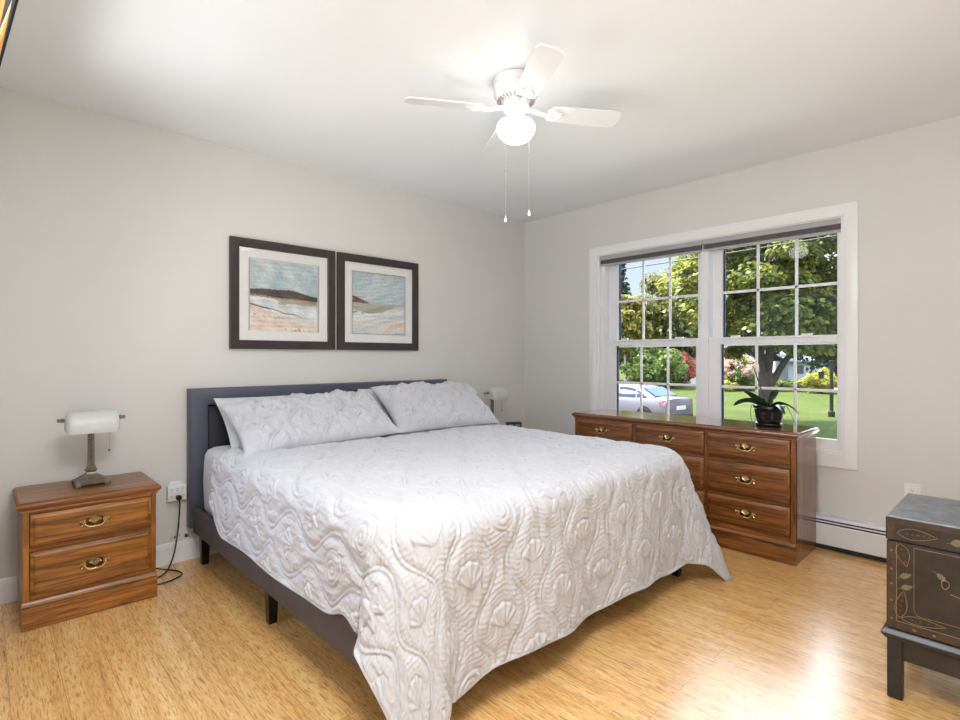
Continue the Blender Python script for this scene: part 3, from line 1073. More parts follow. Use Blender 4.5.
# picture leaning out from the left wall, only its far edge is in view
t = thing('framed_picture', 'black-framed picture of bright orange and pink diamonds at the upper left edge', 'picture', (XL + 0.0175, -1.775, 1.40))
t.rotation_euler = (0, R(10.7), 0)
mL = Matrix(((0, 1, 0, 0), (1, 0, 0, 0), (0, 0, 1, 0), (0, 0, 0, 1)))
mP = Matrix(((0, -1, 0, 0), (1, 0, 0, 0), (0, 0, 1, 0), (0, 0, 0, 1)))  # local x->y ; local -y -> +x
MB().frame(-0.80, 0.0, 0.0, 0.82, [(0, 0), (0, -0.011), (0.003, -0.012), (0.013, -0.012), (0.016, -0.010), (0.016, 0.0)], mtx=mP).build('frame', plain('black_frame', srgb(12, 10, 14), 0.6, spec=0.2), t)
bw = [plain('art_orange', srgb(226, 138, 66), 0.7), plain('art_yellow', srgb(240, 198, 110), 0.7), plain('art_pink', srgb(206, 128, 112), 0.7), plain('art_charcoal', srgb(62, 62, 64), 0.7), plain('art_cream', srgb(226, 214, 214), 0.7)]
b = MB()
b.mat(3).box(-0.785, -0.015, -0.008, -0.006, 0.015, 0.805, mtx=mP)
for i in range(4):
    for j in range(3):
        cx, cz = -0.785 + 0.77 * (i + 0.5) / 4, 0.015 + 0.79 * (j + 0.5) / 3
        for k, (rx, rz, mi) in enumerate(((0.086, 0.118, 4), (0.076, 0.102, (i + j) % 3), (0.040, 0.056, 1 if (i + j) % 3 != 1 else 0))):
            b.mat(mi).prism([(cx - rx, cz), (cx, cz - rz), (cx + rx, cz), (cx, cz + rz)], 'y', -0.0085 - 0.001 * k, -0.008, mtx=mP)
b.build('picture', bw, t, smooth=False)

# ================================================================== BED
bed = thing('bed', 'charcoal upholstered king platform bed with slate headboard against the long wall', 'bed', (-1.96, -0.02, 0))
bx = lambda x: x + 1.96
by = lambda y: y + 0.02
b = MB()
x0, x1, z0, z1 = bx(-2.906), bx(-1.015), 0.195, 0.984
# padded border with mitred corners round a recessed panel
prof = [(0, 0.0), (0, -0.052), (0.006, -0.062), (0.020, -0.066), (0.085, -0.066), (0.094, -0.062), (0.098, -0.050), (0.098, 0.0)]
b.frame(x0, x1, z0, z1 , prof)
b.build('headboard_border', M['headboard'], bed)
b = MB()
rg = []
for ins, y in ((0.088, -0.005), (0.100, -0.026), (0.108, -0.036), (0.125, -0.040)):
    rg.append([(x0 + ins, y, z0 + 0.085), (x1 - ins, y, z0 + 0.085), (x1 - ins, y, z1 - ins), (x0 + ins, y, z1 - ins)])
b.rings(rg)
b.build('headboard_panel', M['headpanel'], bed)
# rails
for sx, (p, q) in ((-1, (-2.892, -2.862)), (1, (-1.045, -1.015))):
    b = MB()
    b.box(bx(p), bx(q), by(-1.095), by(-0.088), 0.172, 0.312, 0.008, 3)
    b.box(bx(p), bx(q), by(-2.020), by(-1.099), 0.172, 0.312, 0.008, 3)
    b.box(bx(p) - (0.004 if sx < 0 else -0.0), bx(q) + (0.004 if sx > 0 else 0), by(-2.072), by(-2.024), 0.168, 0.312, 0.008, 3)
    b.build('side_rail', M['rail'], bed)
MB().box(bx(-2.862), bx(-1.045), by(-2.072), by(-2.042), 0.172, 0.312, 0.008, 3).build('foot_rail', M['rail'], bed)
MB().box(bx(-1.990), bx(-1.940), by(-2.06), by(-0.09), 0.20, 0.255, 0.004).build('center_beam', M['blackwood'], bed)
for (lx, ly) in ((-2.845, -0.135), (-1.062, -0.135), (-2.835, -1.055), (-1.072, -1.055), (-2.845, -2.040), (-1.062, -2.040), (-1.965, -1.055)):
    MB().prism([(-0.028, -0.028), (0.028, -0.028), (0.028, 0.028), (-0.028, 0.028)], 'z', 0.0, 0.01).raw([], [])
    b = MB()
    sq = lambda h, z: [(-h, -h, z), (h, -h, z), (h, h, z), (-h, h, z)]
    b.rings([sq(0.0165, 0.0), sq(0.0175, 0.003), sq(0.024, 0.19)])
    b.build('leg', M['blackwood'], bed, loc=(bx(lx), by(ly), 0.0))
for k in range(8):
    yy = by(-0.20 - k * 0.25)
    MB().box(bx(-2.868), bx(-1.039), yy - 0.035, yy + 0.035, 0.256, 0.290, 0.003).build('slat', M['slat'], bed)

# mattress in its white fitted sheet
mt = MB()
n = 28


def rr_loop(x0, x1, y0, y1, r, z, n=8):
    pts = []
    for (cx, cy, a0) in ((x1 - r, y1 - r, 0), (x0 + r, y1 - r, 90), (x0 + r, y0 + r, 180), (x1 - r, y0 + r, 270)):
        for k in range(n + 1):
            a = R(a0 + 90 * k / n)
            pts.append((cx + r * math.cos(a), cy + r * math.sin(a), z))
    return pts


rg = []
for ins, z in ((0.06, 0.291), (0.03, 0.293), (0.012, 0.300), (0.002, 0.320), (0.0, 0.35), (-0.004, 0.47), (0.0, 0.58), (0.004, 0.615), (0.018, 0.640), (0.045, 0.654), (0.09, 0.660)):
    rg.append(rr_loop(-2.859 + ins, -1.049 - ins, -2.039 + ins, -0.100 - ins, max(0.02, 0.085 - ins), z))
mo = tag(mt.rings(rg).build('mattress', M['sheet'], angle=60), 'mattress in a white fitted sheet on the charcoal bed, its side showing by the headboard', 'mattress')


# ------------------------------------------------------------------ quilting relief
def smooth01(x):
    x = np.clip(x, 0, 1)
    return x * x * (3 - 2 * x)


def quilt_h(U, V, seed=0):
    """height (m) of the stitched relief: wavy ogee channels, shells, starfish, ripples"""
    P, Lg = 0.150, 0.35                      # column pitch, wave length
    wob = 0.006 * fbm(U, V, 31 + seed, 3, 1.6)
    Uw, Vw = U + wob, V + 0.02 * fbm(U, V, 47 + seed, 2, 1.1)
    s = np.cos(2 * PI * Vw / Lg)
    k = np.round(Uw / P)
    d = np.full_like(U, 9.0)
    for dk in (-1, 0, 1):
        kk = k + dk
        line = kk * P + np.where(np.mod(kk, 2) == 0, 1, -1) * s * P * 0.30
        d = np.minimum(d, np.abs(Uw - line))
    h = -0.0024 * np.exp(-((d - 0.010) / 0.005) ** 2) + 0.0026 * np.exp(-(d / 0.007) ** 2)
    puff = smooth01(d / 0.04)
    h = h + 0.0052 * puff
    # cells : centres where neighbouring waves part
    best = np.full_like(U, 9.0)
    pu, pv, hid = np.zeros_like(U), np.zeros_like(U), np.zeros_like(U)
    kc = np.floor(Uw / P)
    for dk in (-1, 0, 1):
        for dj in (-1, 0, 1):
            ck = kc + dk
            sh = np.where(np.mod(ck, 2) == 0, 0.5, 0.0)
            j = np.round(Vw / Lg - sh) + dj
            cu, cv = (ck + 0.5) * P, (j + sh) * Lg
            dd = np.hypot(Uw - cu, Vw - cv)
            m = dd < best
            best = np.where(m, dd, best)
            pu = np.where(m, Uw - cu, pu); pv = np.where(m, Vw - cv, pv)
            hid = np.where(m, np.mod(ck * 7 + j * 13 + 1000 + ck * j, 3), hid)
    # shell: ribs fanning from its hinge
    pu = pu * 1.36; pv = pv * 1.36; best = best * 1.36
    q = pv + 0.055
    ang = np.arctan2(pu, q)
    rad = np.hypot(pu, q)
    lim = 0.118 * (0.88 + 0.12 * np.cos(ang * 2)) + 0.004 * np.cos(ang * 15)
    inside = smooth01((lim - rad) / 0.010) * smooth01((1.05 - np.abs(ang)) / 0.12) * smooth01(rad / 0.02)
    shell = inside * (0.0016 * np.cos(ang * 15) + 0.0022) - 0.0030 * np.exp(-((rad - lim - 0.004) / 0.005) ** 2) * (np.abs(ang) < 1.1)
    # starfish
    a5 = np.arctan2(pv, pu)
    lim5 = 0.050 + 0.040 * np.maximum(0, np.cos(5 * (a5 - 0.3))) ** 0.8 - 0.018 * np.maximum(0, -np.cos(5 * (a5 - 0.3)))
    star = 0.0032 * smooth01((lim5 - best) / 0.014) - 0.0034 * np.exp(-((best - lim5 - 0.003) / 0.0055) ** 2)
    # nautilus : spiral
    sp = np.mod(best / 0.030 - a5 / (2 * PI), 1.0)
    naut = smooth01((0.085 - best) / 0.012) * (0.002 - 0.0036 * np.exp(-((sp - 0.5) / 0.15) ** 2)) - 0.003 * np.exp(-((best - 0.088) / 0.005) ** 2)
    h = h + np.where(hid < 0.5, shell, np.where(hid < 1.5, star, naut))
    # background ripple and washed-in wrinkles
    out = smooth01((best - 0.085) / 0.02)
    h = h + out * 0.0007 * np.sin(2 * PI * (Vw + 0.35 * np.abs(Uw - (kc + 0.5) * P)) / 0.018)
    h = h + 0.0014 * fbm(U, V, 5 + seed, 4, 7.0) + 0.0018 * fbm(U * 1.6, V * 0.55, 9 + seed, 4, 11.0)
    return h


# ------------------------------------------------------------------ quilt: flat cloth draped over the mattress edges
QL, QR, QF, QH = -2.812, -1.065, -2.032, -0.445          # edges of the top surface
OVL, OVR, OVF = 0.420, 0.47, 0.595                       # overhang left, right, foot
RC = 0.11                                                # plan radius of the mattress corners
QZ = 0.672
NU, NV = 690, 580
u1 = np.linspace(QL - OVL, QR + OVR, NU)
v1 = np.linspace(QF - OVF, QH, NV)
U, V = np.meshgrid(u1, v1)
lift = 0.12 * smooth01((V - (QH - 0.24)) / 0.24)          # the side hems rise towards the head end
ex = np.maximum(0, np.maximum((QL + RC) - U, U - (QR - RC)))
ey = np.maximum(0, (QF + RC) - V)
leftq = U < (QL + QR) / 2
dx = np.where(ex > RC, RC + (ex - RC) * (1 - lift * 2.2 - 0.10 * np.exp(-((V + 1.84) / 0.085) ** 2) * leftq), ex)
dyf = np.where(ey > RC, RC + (ey - RC) * (1 + 0.02 * np.sin(U * 9.0 + 0.8) + 0.006 * np.sin(U * 23)), ey)
rad0 = np.hypot(dx, dyf)
rho = np.maximum(0, rad0 - RC)
sgn = np.where(leftq, -1.0, 1.0)
ox = np.where(rho > 0, sgn * dx / np.maximum(rad0, 1e-9), 0.0)
oy = np.where(rho > 0, -dyf / np.maximum(rad0, 1e-9), 0.0)
phi = np.degrees(np.arctan2(dyf, np.maximum(dx, 1e-12)))   # 0 on a side, 90 on the foot
corner = (dx > 0) & (dyf > 0)
kk = np.where(rad0 > RC, RC / np.maximum(rad0, 1e-9), 1.0)
bx0 = np.clip(U, QL + RC, QR - RC) + sgn * dx * kk
by0 = np.maximum(V, QF + RC) - dyf * kk
# lean of the hanging cloth
lean = np.where(phi >= 89.99, 0.035 + 0.02 * np.sin(U * 7.5), 0.060)
lean = np.where(corner, 0.060 - 0.020 * phi / 90, lean)
flareL = 0.175 * smooth01((phi - 2) / 14) * smooth01((87 - phi) / 16) * (0.75 + 0.25 * np.sin(np.radians(phi * 2)))
flareR = 0.34 * np.sin(np.radians(np.clip(phi, 0, 90) * 2)) ** 1.3
lean = lean + np.where(corner, np.where(leftq, flareL, flareR), 0)
RB = 0.080
arc = RB * (PI / 2)
th = np.clip(rho / RB, 0, PI / 2 - lean)
arcl = RB * (PI / 2 - lean)
rest = np.maximum(0, rho - arcl)
out = RB * np.sin(th) + rest * np.sin(lean)
down = RB * (1 - np.cos(th)) + rest * np.cos(lean)
# folds of the drape
fold = rest * (0.035 * np.sin(U * 11 + 1.0) * (phi > 89.99) + 0.02 * np.sin(V * 9 + 0.5) * (phi < 0.01))
fold = fold + rest * np.where(corner, 0.05 * np.sin(np.radians(phi * 4)) * np.sin(np.radians(phi * 2)), 0)
out = np.where(rho > 0, out + fold, 0)
inset = np.minimum(np.minimum(U - QL, QR - U), V - QF)
X = bx0 + ox * out
Y = by0 + oy * out
topz = QZ + 0.004 * fbm(U, V, 77, 3, 0.6)
Z = topz - down
edge = np.clip(1 - inset / 0.10, 0, 1)
Z = Z - 0.005 * edge ** 2
G = np.stack([X, Y, Z], -1)
du = np.gradient(G, axis=1); dv = np.gradient(G, axis=0)
Nn = np.cross(du, dv)
Nn /= np.maximum(np.linalg.norm(Nn, axis=-1, keepdims=True), 1e-9)
hh = quilt_h(U, V)
hem = np.minimum(np.minimum(U - u1[0], u1[-1] - U), V - v1[0])
hh = np.where(hem < 0.012, 0.003 + 0.003 * np.sin(np.clip(hem / 0.012, 0, 1) * PI), hh)
hh = hh + np.where(hem < 0.012, 0, 0.0014 * fbm(U * 2.2, V * 0.45, 15, 4, 8.0) + 0.0022 * fbm(U * 1.0, V * 0.5, 16, 3, 3.5))
G = G + Nn * (hh * 1.4 + 0.003)[..., None]
G[..., 2] = np.maximum(G[..., 2], 0.006)
idx = np.arange(NU * NV).reshape(NV, NU)
F = np.stack([idx[:-1, :-1], idx[:-1, 1:], idx[1:, 1:], idx[1:, :-1]], -1).reshape(-1, 4)
quilt = np_mesh('quilt', G.reshape(-1, 3), F, M['quilt'])
so = quilt.modifiers.new('thickness', 'SOLIDIFY'); so.thickness = 0.006; so.offset = -1
tag(quilt, 'white quilted bedspread with stitched seashells hanging over the foot of the bed', 'bedspread')


# ------------------------------------------------------------------ pillows
def pillow(name, w_, h_, t_, relief, mat, label, cat, group, loc, rx, rz=0.0, seed=0, sag=0.0, ry=0.0):
    nu, nv = (190, 110) if relief else (70, 44)
    a, c = np.meshgrid(np.linspace(-1, 1, nu), np.linspace(-1, 1, nv))
    fx = w_ / 2 * a * (1 - 0.045 * (1 - np.abs(c) ** 2.2) * 0 - 0.035 * (1 - a ** 2) * 0)
    px = w_ / 2 * a * (1 - 0.05 * (1 - c ** 2))
    py = h_ / 2 * c * (1 - 0.07 * (1 - a ** 2))
    prof = np.clip((1 - np.abs(a) ** 3.2), 0, 1) ** 0.55 * np.clip((1 - np.abs(c) ** 2.6), 0, 1) ** 0.60
    wr = fbm(a * 0.9, c * 0.6, 60 + seed, 4, 1.3)
    halves = []
    for s_ in (1, -1):
        z = s_ * (0.003 + t_ / 2 * prof * (1 + 0.10 * wr))
        if relief and s_ > 0:
            r = quilt_h(px * 1.0 + 0.3 * seed, py * 1.25 + 0.1, seed) + 0.004 * fbm(a * 2.2 + 0.25 * c, c * 0.5, 71 + seed, 3, 2.2)
            z = z + 3.1 * r * np.clip(prof * 2, 0, 1)
        else:
            z = z + s_ * 0.004 * wr * prof
        z = z - sag * (1 - c) * 0.5 * t_ * 0.2 * prof
        halves.append(np.stack([px, py, z], -1).reshape(-1, 3))
    vs = np.concatenate(halves)
    i0 = np.arange(nu * nv).reshape(nv, nu)
    f0 = np.stack([i0[:-1, :-1], i0[:-1, 1:], i0[1:, 1:], i0[1:, :-1]], -1).reshape(-1, 4)
    i1 = i0 + nu * nv
    f1 = np.stack([i1[:-1, :-1], i1[1:, :-1], i1[1:, 1:], i1[:-1, 1:]], -1).reshape(-1, 4)
    rim = np.concatenate([i0[0, :], i0[1:, -1], i0[-1, -2::-1], i0[-2:0:-1, 0]])
    r2 = np.roll(rim, -1)
    fr = np.stack([rim, rim + nu * nv, r2 + nu * nv, r2], -1)
    o = np_mesh(name, vs, np.concatenate([f0, f1, fr]), mat)
    o.location = loc
    o.rotation_euler = (R(rx), R(ry), R(rz))
    return tag(o, label, cat, group)


pillow('pillow', 0.90, 0.46, 0.15, False, M['pillowcase'], 'plain white pillow behind the quilted sham on the left half of the bed', 'pillow', 'plain white pillows behind the shams', (-2.345, -0.285, 0.762), 46, 0.0, 3)
pillow('pillow', 0.88, 0.46, 0.15, False, M['pillowcase'], 'plain white pillow behind the quilted sham on the right half of the bed', 'pillow', 'plain white pillows behind the shams', (-1.425, -0.285, 0.775), 46, 0.0, 4)
pillow('pillow_sham', 0.945, 0.45, 0.15, True, M['quilt'], 'quilted white pillow sham leaning on the left half of the headboard', 'pillow', 'quilted pillow shams on the bed', (-2.335, -0.455, 0.797), 31, 0.0, 1, 0.0, -1.8)
pillow('pillow_sham', 0.83, 0.47, 0.16, True, M['quilt'], 'quilted white pillow sham on the right half of the bed, nearer the window', 'pillow', 'quilted pillow shams on the bed', (-1.435, -0.465, 0.822), 35, -4.0, 2)

# ================================================================== CEILING FAN
FX, FY = -1.973, -1.7165
fan = thing('ceiling_fan', 'white four-bladed hugger ceiling fan with a lit opal globe', 'ceiling fan', (FX, FY, H))
b = MB()
b.lathe([(0.098, 0.0), (0.104, -0.004), (0.104, -0.030), (0.101, -0.034), (0.101, -0.038), (0.103, -0.042), (0.101, -0.070), (0.099, -0.082), (0.090, -0.094), (0.060, -0.100), (0.052, -0.102), (0, -0.102)], n=48)
b.build('motor_housing', M['fan_white'], fan)
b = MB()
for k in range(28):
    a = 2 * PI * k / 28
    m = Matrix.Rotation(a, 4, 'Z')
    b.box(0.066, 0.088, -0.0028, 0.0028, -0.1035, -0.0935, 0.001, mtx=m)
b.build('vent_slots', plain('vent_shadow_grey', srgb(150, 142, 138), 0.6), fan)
b = MB()
b.lathe([(0.055, -0.100), (0.062, -0.106), (0.062, -0.130), (0.056, -0.140), (0.036, -0.146), (0.032, -0.170), (0.046, -0.174), (0.049, -0.182), (0.044, -0.190), (0, -0.190)], n=36)
b.build('switch_housing', M['fan_white'], fan)
b = MB()
pr = [(0.040, -0.186), (0.062, -0.190), (0.080, -0.200), (0.0880, -0.217), (0.087, -0.235), (0.078, -0.256), (0.060, -0.274), (0.036, -0.286), (0.012, -0.2905), (0, -0.291)]
b.lathe(pr, n=40)
b.build('glass_globe', M['globe'], fan, angle=80)
L_, T_ = Vector((0.7272, -0.6865, 0)), Vector((0.6865, 0.7272, 0))
ang0 = math.atan2(*(lambda d: (d.y, d.x))((L_ * 0.980 + T_ * 0.199).normalized()))
for k in range(4):
    a = ang0 + k * PI / 2
    m = Matrix.Rotation(a, 4, 'Z') @ Matrix.Translation((0, 0, -0.140)) @ Matrix.Rotation(R(-13), 4, 'X')
    b = MB()
    prof = [(0.165, 0.040), (0.172, 0.046), (0.20, 0.050), (0.30, 0.054), (0.42, 0.0575), (0.472, 0.0575), (0.494, 0.050), (0.504, 0.036), (0.507, 0.018)]
    out = [(x, y) for x, y in prof] + [(x, -y) for x, y in reversed(prof)]
    t1 = [(x, y, 0.003) for x, y in out]; t2 = [(x, y, -0.003) for x, y in out]
    b.rings([t2, t1], mtx=m)
    bl = b.build('blade', M['fan_blade'], fan)
    b = MB()
    pts = [Vector((0.045, 0, -0.128)), Vector((0.085, 0, -0.136)), Vector((0.12, 0, -0.146)), Vector((0.150, 0, -0.148))]
    m0 = Matrix.Rotation(a, 4, 'Z')
    b.tube([m0 @ p for p in pts], [0.012, 0.010, 0.009, 0.010], 8)
    # trefoil plate under the blade root
    pl = []
    for i in range(36):
        w_ = 2 * PI * i / 36
        r_ = 0.030 + 0.010 * math.cos(3 * w_)
        pl.append((0.183 + r_ * 1.25 * math.cos(w_), r_ * 1.05 * math.sin(w_)))
    b.prism(pl, 'z', -0.009, -0.003, mtx=m)
    ringp = [m @ Vector((0.190 + 0.022 * math.cos(2 * PI * i / 20), 0.022 * math.sin(2 * PI * i / 20), -0.010)) for i in range(21)]
    b.tube(ringp, 0.004, 6)
    b.build('blade_iron', M['fan_white'], bl)


def chain(px, py, z0, z1, bead, name):
    b = MB()
    nst = 2
    b.tube([(px, py, z0), (px, py, z1 + 0.02)], 0.0011, 5)
    n = int((z0 - z1) / 0.016)
    for k in range(n):
        b.lathe([(0, -0.0022), (0.0021, 0), (0, 0.0022)], (px, py, z0 - 0.016 * k), 6)
    b.lathe([(0, -0.004), (0.0042, 0), (0, 0.004)], (px, py, z0 + (z1 - z0) * bead), 8)
    b.mat(1).lathe([(0, 0.026), (0.002, 0.024), (0.0035, 0.016), (0.0075, 0.004), (0.0065, -0.004), (0, -0.007)], (px, py, z1), 14)
    return b.build(name, [plain('chain_metal', srgb(170, 168, 168), 0.4, 0.3), M['fan_white']], fan)


o1 = L_ * -0.048 + T_ * -0.012
o2 = L_ * 0.060 + T_ * -0.005
chain(o1.x, o1.y, -0.165, -0.652, 0.53, 'pull_chain')
chain(o2.x, o2.y, -0.165, -0.622, 0.40, 'pull_chain')

# ================================================================== CHEST ON STAND
CX0, CX1, CY0, CY1 = -1.50, -1.075, -3.74, -3.010
st = thing('chest_stand', 'low black wooden stand with square legs under the painted chest', 'stand', (-1.2875, -3.375, 0))
sx_, sy_ = (CX1 - CX0) / 2, (CY1 - CY0) / 2
rg = []
for q, z in ((0.004, 0.205), (0.006, 0.210), (0.012, 0.216), (0.014, 0.224), (0.010, 0.230), (0.005, 0.236), (0.003, 0.238)):
    rg.append([(-sx_ - q, -sy_ - q, z), (sx_ + q, -sy_ - q, z), (sx_ + q, sy_ + q, z), (-sx_ - q, sy_ + q, z)])
MB().rings(rg).build('stand_top', M['stand'], st)
b = MB()
b.box(-sx_ + 0.01, -sx_ + 0.032, -sy_ + 0.04, sy_ - 0.04, 0.135, 0.206, 0.002); b.box(sx_ - 0.032, sx_ - 0.01, -sy_ + 0.04, sy_ - 0.04, 0.135, 0.206, 0.002)
b.box(-sx_ + 0.04, sx_ - 0.04, -sy_ + 0.01, -sy_ + 0.03, 0.135, 0.206, 0.002); b.box(-sx_ + 0.04, sx_ - 0.04, sy_ - 0.03, sy_ - 0.01, 0.135, 0.206, 0.002)
b.build('apron', M['chest'], st)
for ax in (-1, 1):
    for ay in (-1, 1):
        MB().box(-0.021, 0.021, -0.021, 0.021, 0.0, 0.206, 0.003).build('leg', M['stand'], st, loc=(ax * (sx_ - 0.022), ay * (sy_ - 0.022), 0))

ch = thing('painted_chest', 'dark lacquered chest painted with leaves and gold borders, standing at the right edge', 'chest', (-1.2875, -3.375, 0.238))
MB().box(-sx_, sx_, -sy_, sy_, 0.0, 0.300, 0.004).build('chest_body', M['chest'], ch)
b = MB()
b.mat(0).box(-sx_ - 0.002, sx_ + 0.002, -sy_ - 0.002, sy_ + 0.002, 0.303, 0.383, 0.003)
rg = []
for q, z in ((0.001, 0.381), (-0.002, 0.3855), (-0.010, 0.387)):
    rg.append([(-sx_ - q, -sy_ - q, z), (sx_ + q, -sy_ - q, z), (sx_ + q, sy_ + q, z), (-sx_ - q, sy_ + q, z)])
b.mat(1).rings(rg)
b.build('lid', [M['chest'], M['chest_top']], ch)
# painted decoration on the long face (faces -x): local a runs from the far end towards the near end
b = MB()
FXF = -sx_ - 0.0005


def fp(a, z, d=0.0):   # a measured from far edge
    return (FXF - d, sy_ - a, z)


LEN = 2 * sy_


def flat(poly, mi, d=0.0006):
    b.mat(mi)
    n = len(poly)
    b.raw([fp(a, z, d) for a, z in poly] + [fp(a, z, -0.001) for a, z in poly],
          [tuple(range(n))] + [(k, (k + 1) % n, n + (k + 1) % n, n + k) for k in range(n)])


def stroke(pts, r, mi):
    b.mat(mi).tube([fp(a, z, 0.0004) for a, z in pts], r, 5)


def rect(a0, a1, z0, z1, mi, d=0.0004):
    flat([(a0, z0), (a1, z0), (a1, z1), (a0, z1)], mi, d)


def leaf(a, z, ln, w_, ang, mi):
    pts = []
    for i in range(14):
        s_ = i / 13
        pts.append((s_ * ln, w_ * math.sin(PI * s_ ** 0.8)))
    pts += [(x, -y) for x, y in reversed(pts[1:-1])]
    ca, sa = math.cos(ang), math.sin(ang)
    flat([(a + x * ca - y * sa, z + x * sa + y * ca) for x, y in pts], mi, 0.0009)
    stroke([(a + x * ca, z + x * sa) for x in (-0.012, 0.3 * ln, 0.85 * ln)], 0.0007, 3)


def petal_outline(a, z, ln, w_, ang, mi, dots):
    pts = []
    for i in range(12):
        s_ = i / 11
        pts.append((s_ * ln, w_ * math.sin(PI * s_ ** 0.75)))
    loop = pts + [(x, -y) for x, y in reversed(pts[:-1])]
    ca, sa = math.cos(ang), math.sin(ang)
    stroke([(a + x * ca - y * sa, z + x * sa + y * ca) for x, y in loop], 0.0008, mi)
    for i in range(dots):
        x = ln * (0.25 + 0.55 * i / max(1, dots - 1))
        ca_, cz_ = a + x * ca, z + x * sa
        flat([(ca_ + 0.004 * math.cos(2 * PI * q / 8), cz_ + 0.004 * math.sin(2 * PI * q / 8)) for q in range(8)], 2, 0.0009)


mats_d = [M['chest_band'], M['gold'], M['rust'], M['sage'], M['peach']]
# brown outer bands
rect(0.003, 0.026, 0.006, 0.298, 0); rect(LEN - 0.026, LEN - 0.003, 0.006, 0.298, 0)
rect(0.026, LEN - 0.026, 0.006, 0.030, 0, 0.0004); rect(0.003, LEN - 0.003, 0.362, 0.380, 0, 0.0024)
rect(0.003, 0.022, 0.306, 0.362, 0, 0.0024); rect(LEN - 0.022, LEN - 0.003, 0.306, 0.362, 0, 0.0024)
for a0, z0, a1, z1 in ((0.028, 0.031, 0.028, 0.298), (LEN - 0.028, 0.031, LEN - 0.028, 0.298), (0.028, 0.032, LEN - 0.028, 0.032)):
    stroke([(a0, z0), ((a0 + a1) / 2, (z0 + z1) / 2), (a1, z1)], 0.0009, 1)
for mir in (0, 1):
    f = (lambda a: LEN - a) if mir else (lambda a: a)
    g = (lambda q: PI - q) if mir else (lambda q: q)
    for z in (0.036, 0.098, 0.155, 0.205, 0.268):
        flat([(f(0.014) + 0.004 * math.cos(q), z + 0.004 * math.sin(q)) for q in (0, 1.05, 2.1, 3.14, 4.2, 5.24)], 4)
    # far inner gold frame
    stroke([(f(0.074), 0.288), (f(0.074), 0.082), (f(0.082), 0.066), (f(0.30), 0.066)], 0.0007, 1)
    stroke([(f(0.072), 0.290), (f(0.30), 0.290)], 0.0009, 1)
    # corner petals with dotted centres
    petal_outline(f(0.034), 0.045, 0.095, 0.016, g(R(82)), 1, 4)
    petal_outline(f(0.040), 0.046, 0.115, 0.013, g(R(3)), 1, 4)
    petal_outline(f(0.036), 0.295, 0.075, 0.018, g(R(-75)), 1, 3)
    leaf(f(0.040), 0.146, 0.034, 0.009, g(R(25)), 3)
    leaf(f(0.036), 0.182, 0.036, 0.009, g(R(30)), 3)
    leaf(f(0.195), 0.050, 0.036, 0.009, g(R(-25)), 3)
    leaf(f(0.29), 0.046, 0.036, 0.009, g(R(20)), 3)
    for a in (0.075, 0.125, 0.215, 0.27, 0.33):
        flat([(f(a) + 0.0055 * math.cos(q), 0.016 + 0.004 * math.sin(q)) for q in (0, 1.05, 2.1, 3.14, 4.2, 5.24)], 4)
    # scroll on the main panel
    sc_ = []
    for i in range(40):
        q = i / 39
        ang = -2.2 + q * 6.0
        rr_ = 0.006 + 0.030 * q
        sc_.append((f(0.150 + rr_ * math.cos(ang) * 0.7 + 0.05 * max(0, q - 0.55)), 0.198 - rr_ * math.sin(ang) * 0.8))
    stroke(sc_, 0.0012, 1)
    leaf(f(0.132), 0.222, 0.03, 0.008, g(R(-40)), 3)
    stroke([(f(0.165), 0.165), (f(0.20), 0.158), (f(0.25), 0.168), (f(0.30), 0.19)], 0.0012, 1)


def lidz(fn):
    return fn


# decoration on the lid edge
_fp = fp
FX_keep = FXF
FXF = -sx_ - 0.0025
for mir in (0, 1):
    f = (lambda a: LEN - a) if mir else (lambda a: a)
    g = (lambda q: PI - q) if mir else (lambda q: q)
    petal_outline(f(0.030), 0.333, 0.105, 0.018, g(R(2)), 1, 5)
    leaf(f(0.165), 0.330, 0.040, 0.011, g(R(12)), 3)
    leaf(f(0.225), 0.338, 0.036, 0.009, g(R(-14)), 3)
    petal_outline(f(0.275), 0.333, 0.075, 0.016, g(R(0)), 1, 3)
b.build('painted_decoration', mats_d, ch, smooth=False)

# ================================================================== ORCHID ON THE DRESSER
op = thing('potted_orchid', 'orchid without flowers in a black fluted pot on the dresser', 'houseplant', (-0.225, -2.222, 0.742))
b = MB()
b.lathe([(0, 0.0), (0.066, 0.0), (0.074, 0.003), (0.079, 0.012), (0.078, 0.016), (0.070, 0.010), (0, 0.008)], n=40)
b.build('saucer', plain('brown_black_saucer', srgb(44, 28, 24), 0.25), op)
b = MB()
fl2 = lambda r, z: [((r * (1.0 if k % 2 else 0.965)) * math.cos(2 * PI * k / 72), (r * (1.0 if k % 2 else 0.965)) * math.sin(2 * PI * k / 72), z) for k in range(72)]
ci = lambda r, z: [(r * math.cos(2 * PI * k / 72), r * math.sin(2 * PI * k / 72), z) for k in range(72)]
b.rings([ci(0.058, 0.0085), fl2(0.061, 0.012), fl2(0.070, 0.045), fl2(0.078, 0.085), fl2(0.081, 0.100), ci(0.083, 0.104), ci(0.087, 0.107), ci(0.087, 0.120), ci(0.083, 0.123), ci(0.078, 0.119), ci(0.076, 0.100)], close_last=False)
b.build('pot', M['pot'], op)
MB().lathe([(0, 0.108), (0.03, 0.110), (0.06, 0.107), (0.076, 0.103), (0.076, 0.095), (0, 0.095)], n=32).build('bark_soil', M['bark_mix'], op)


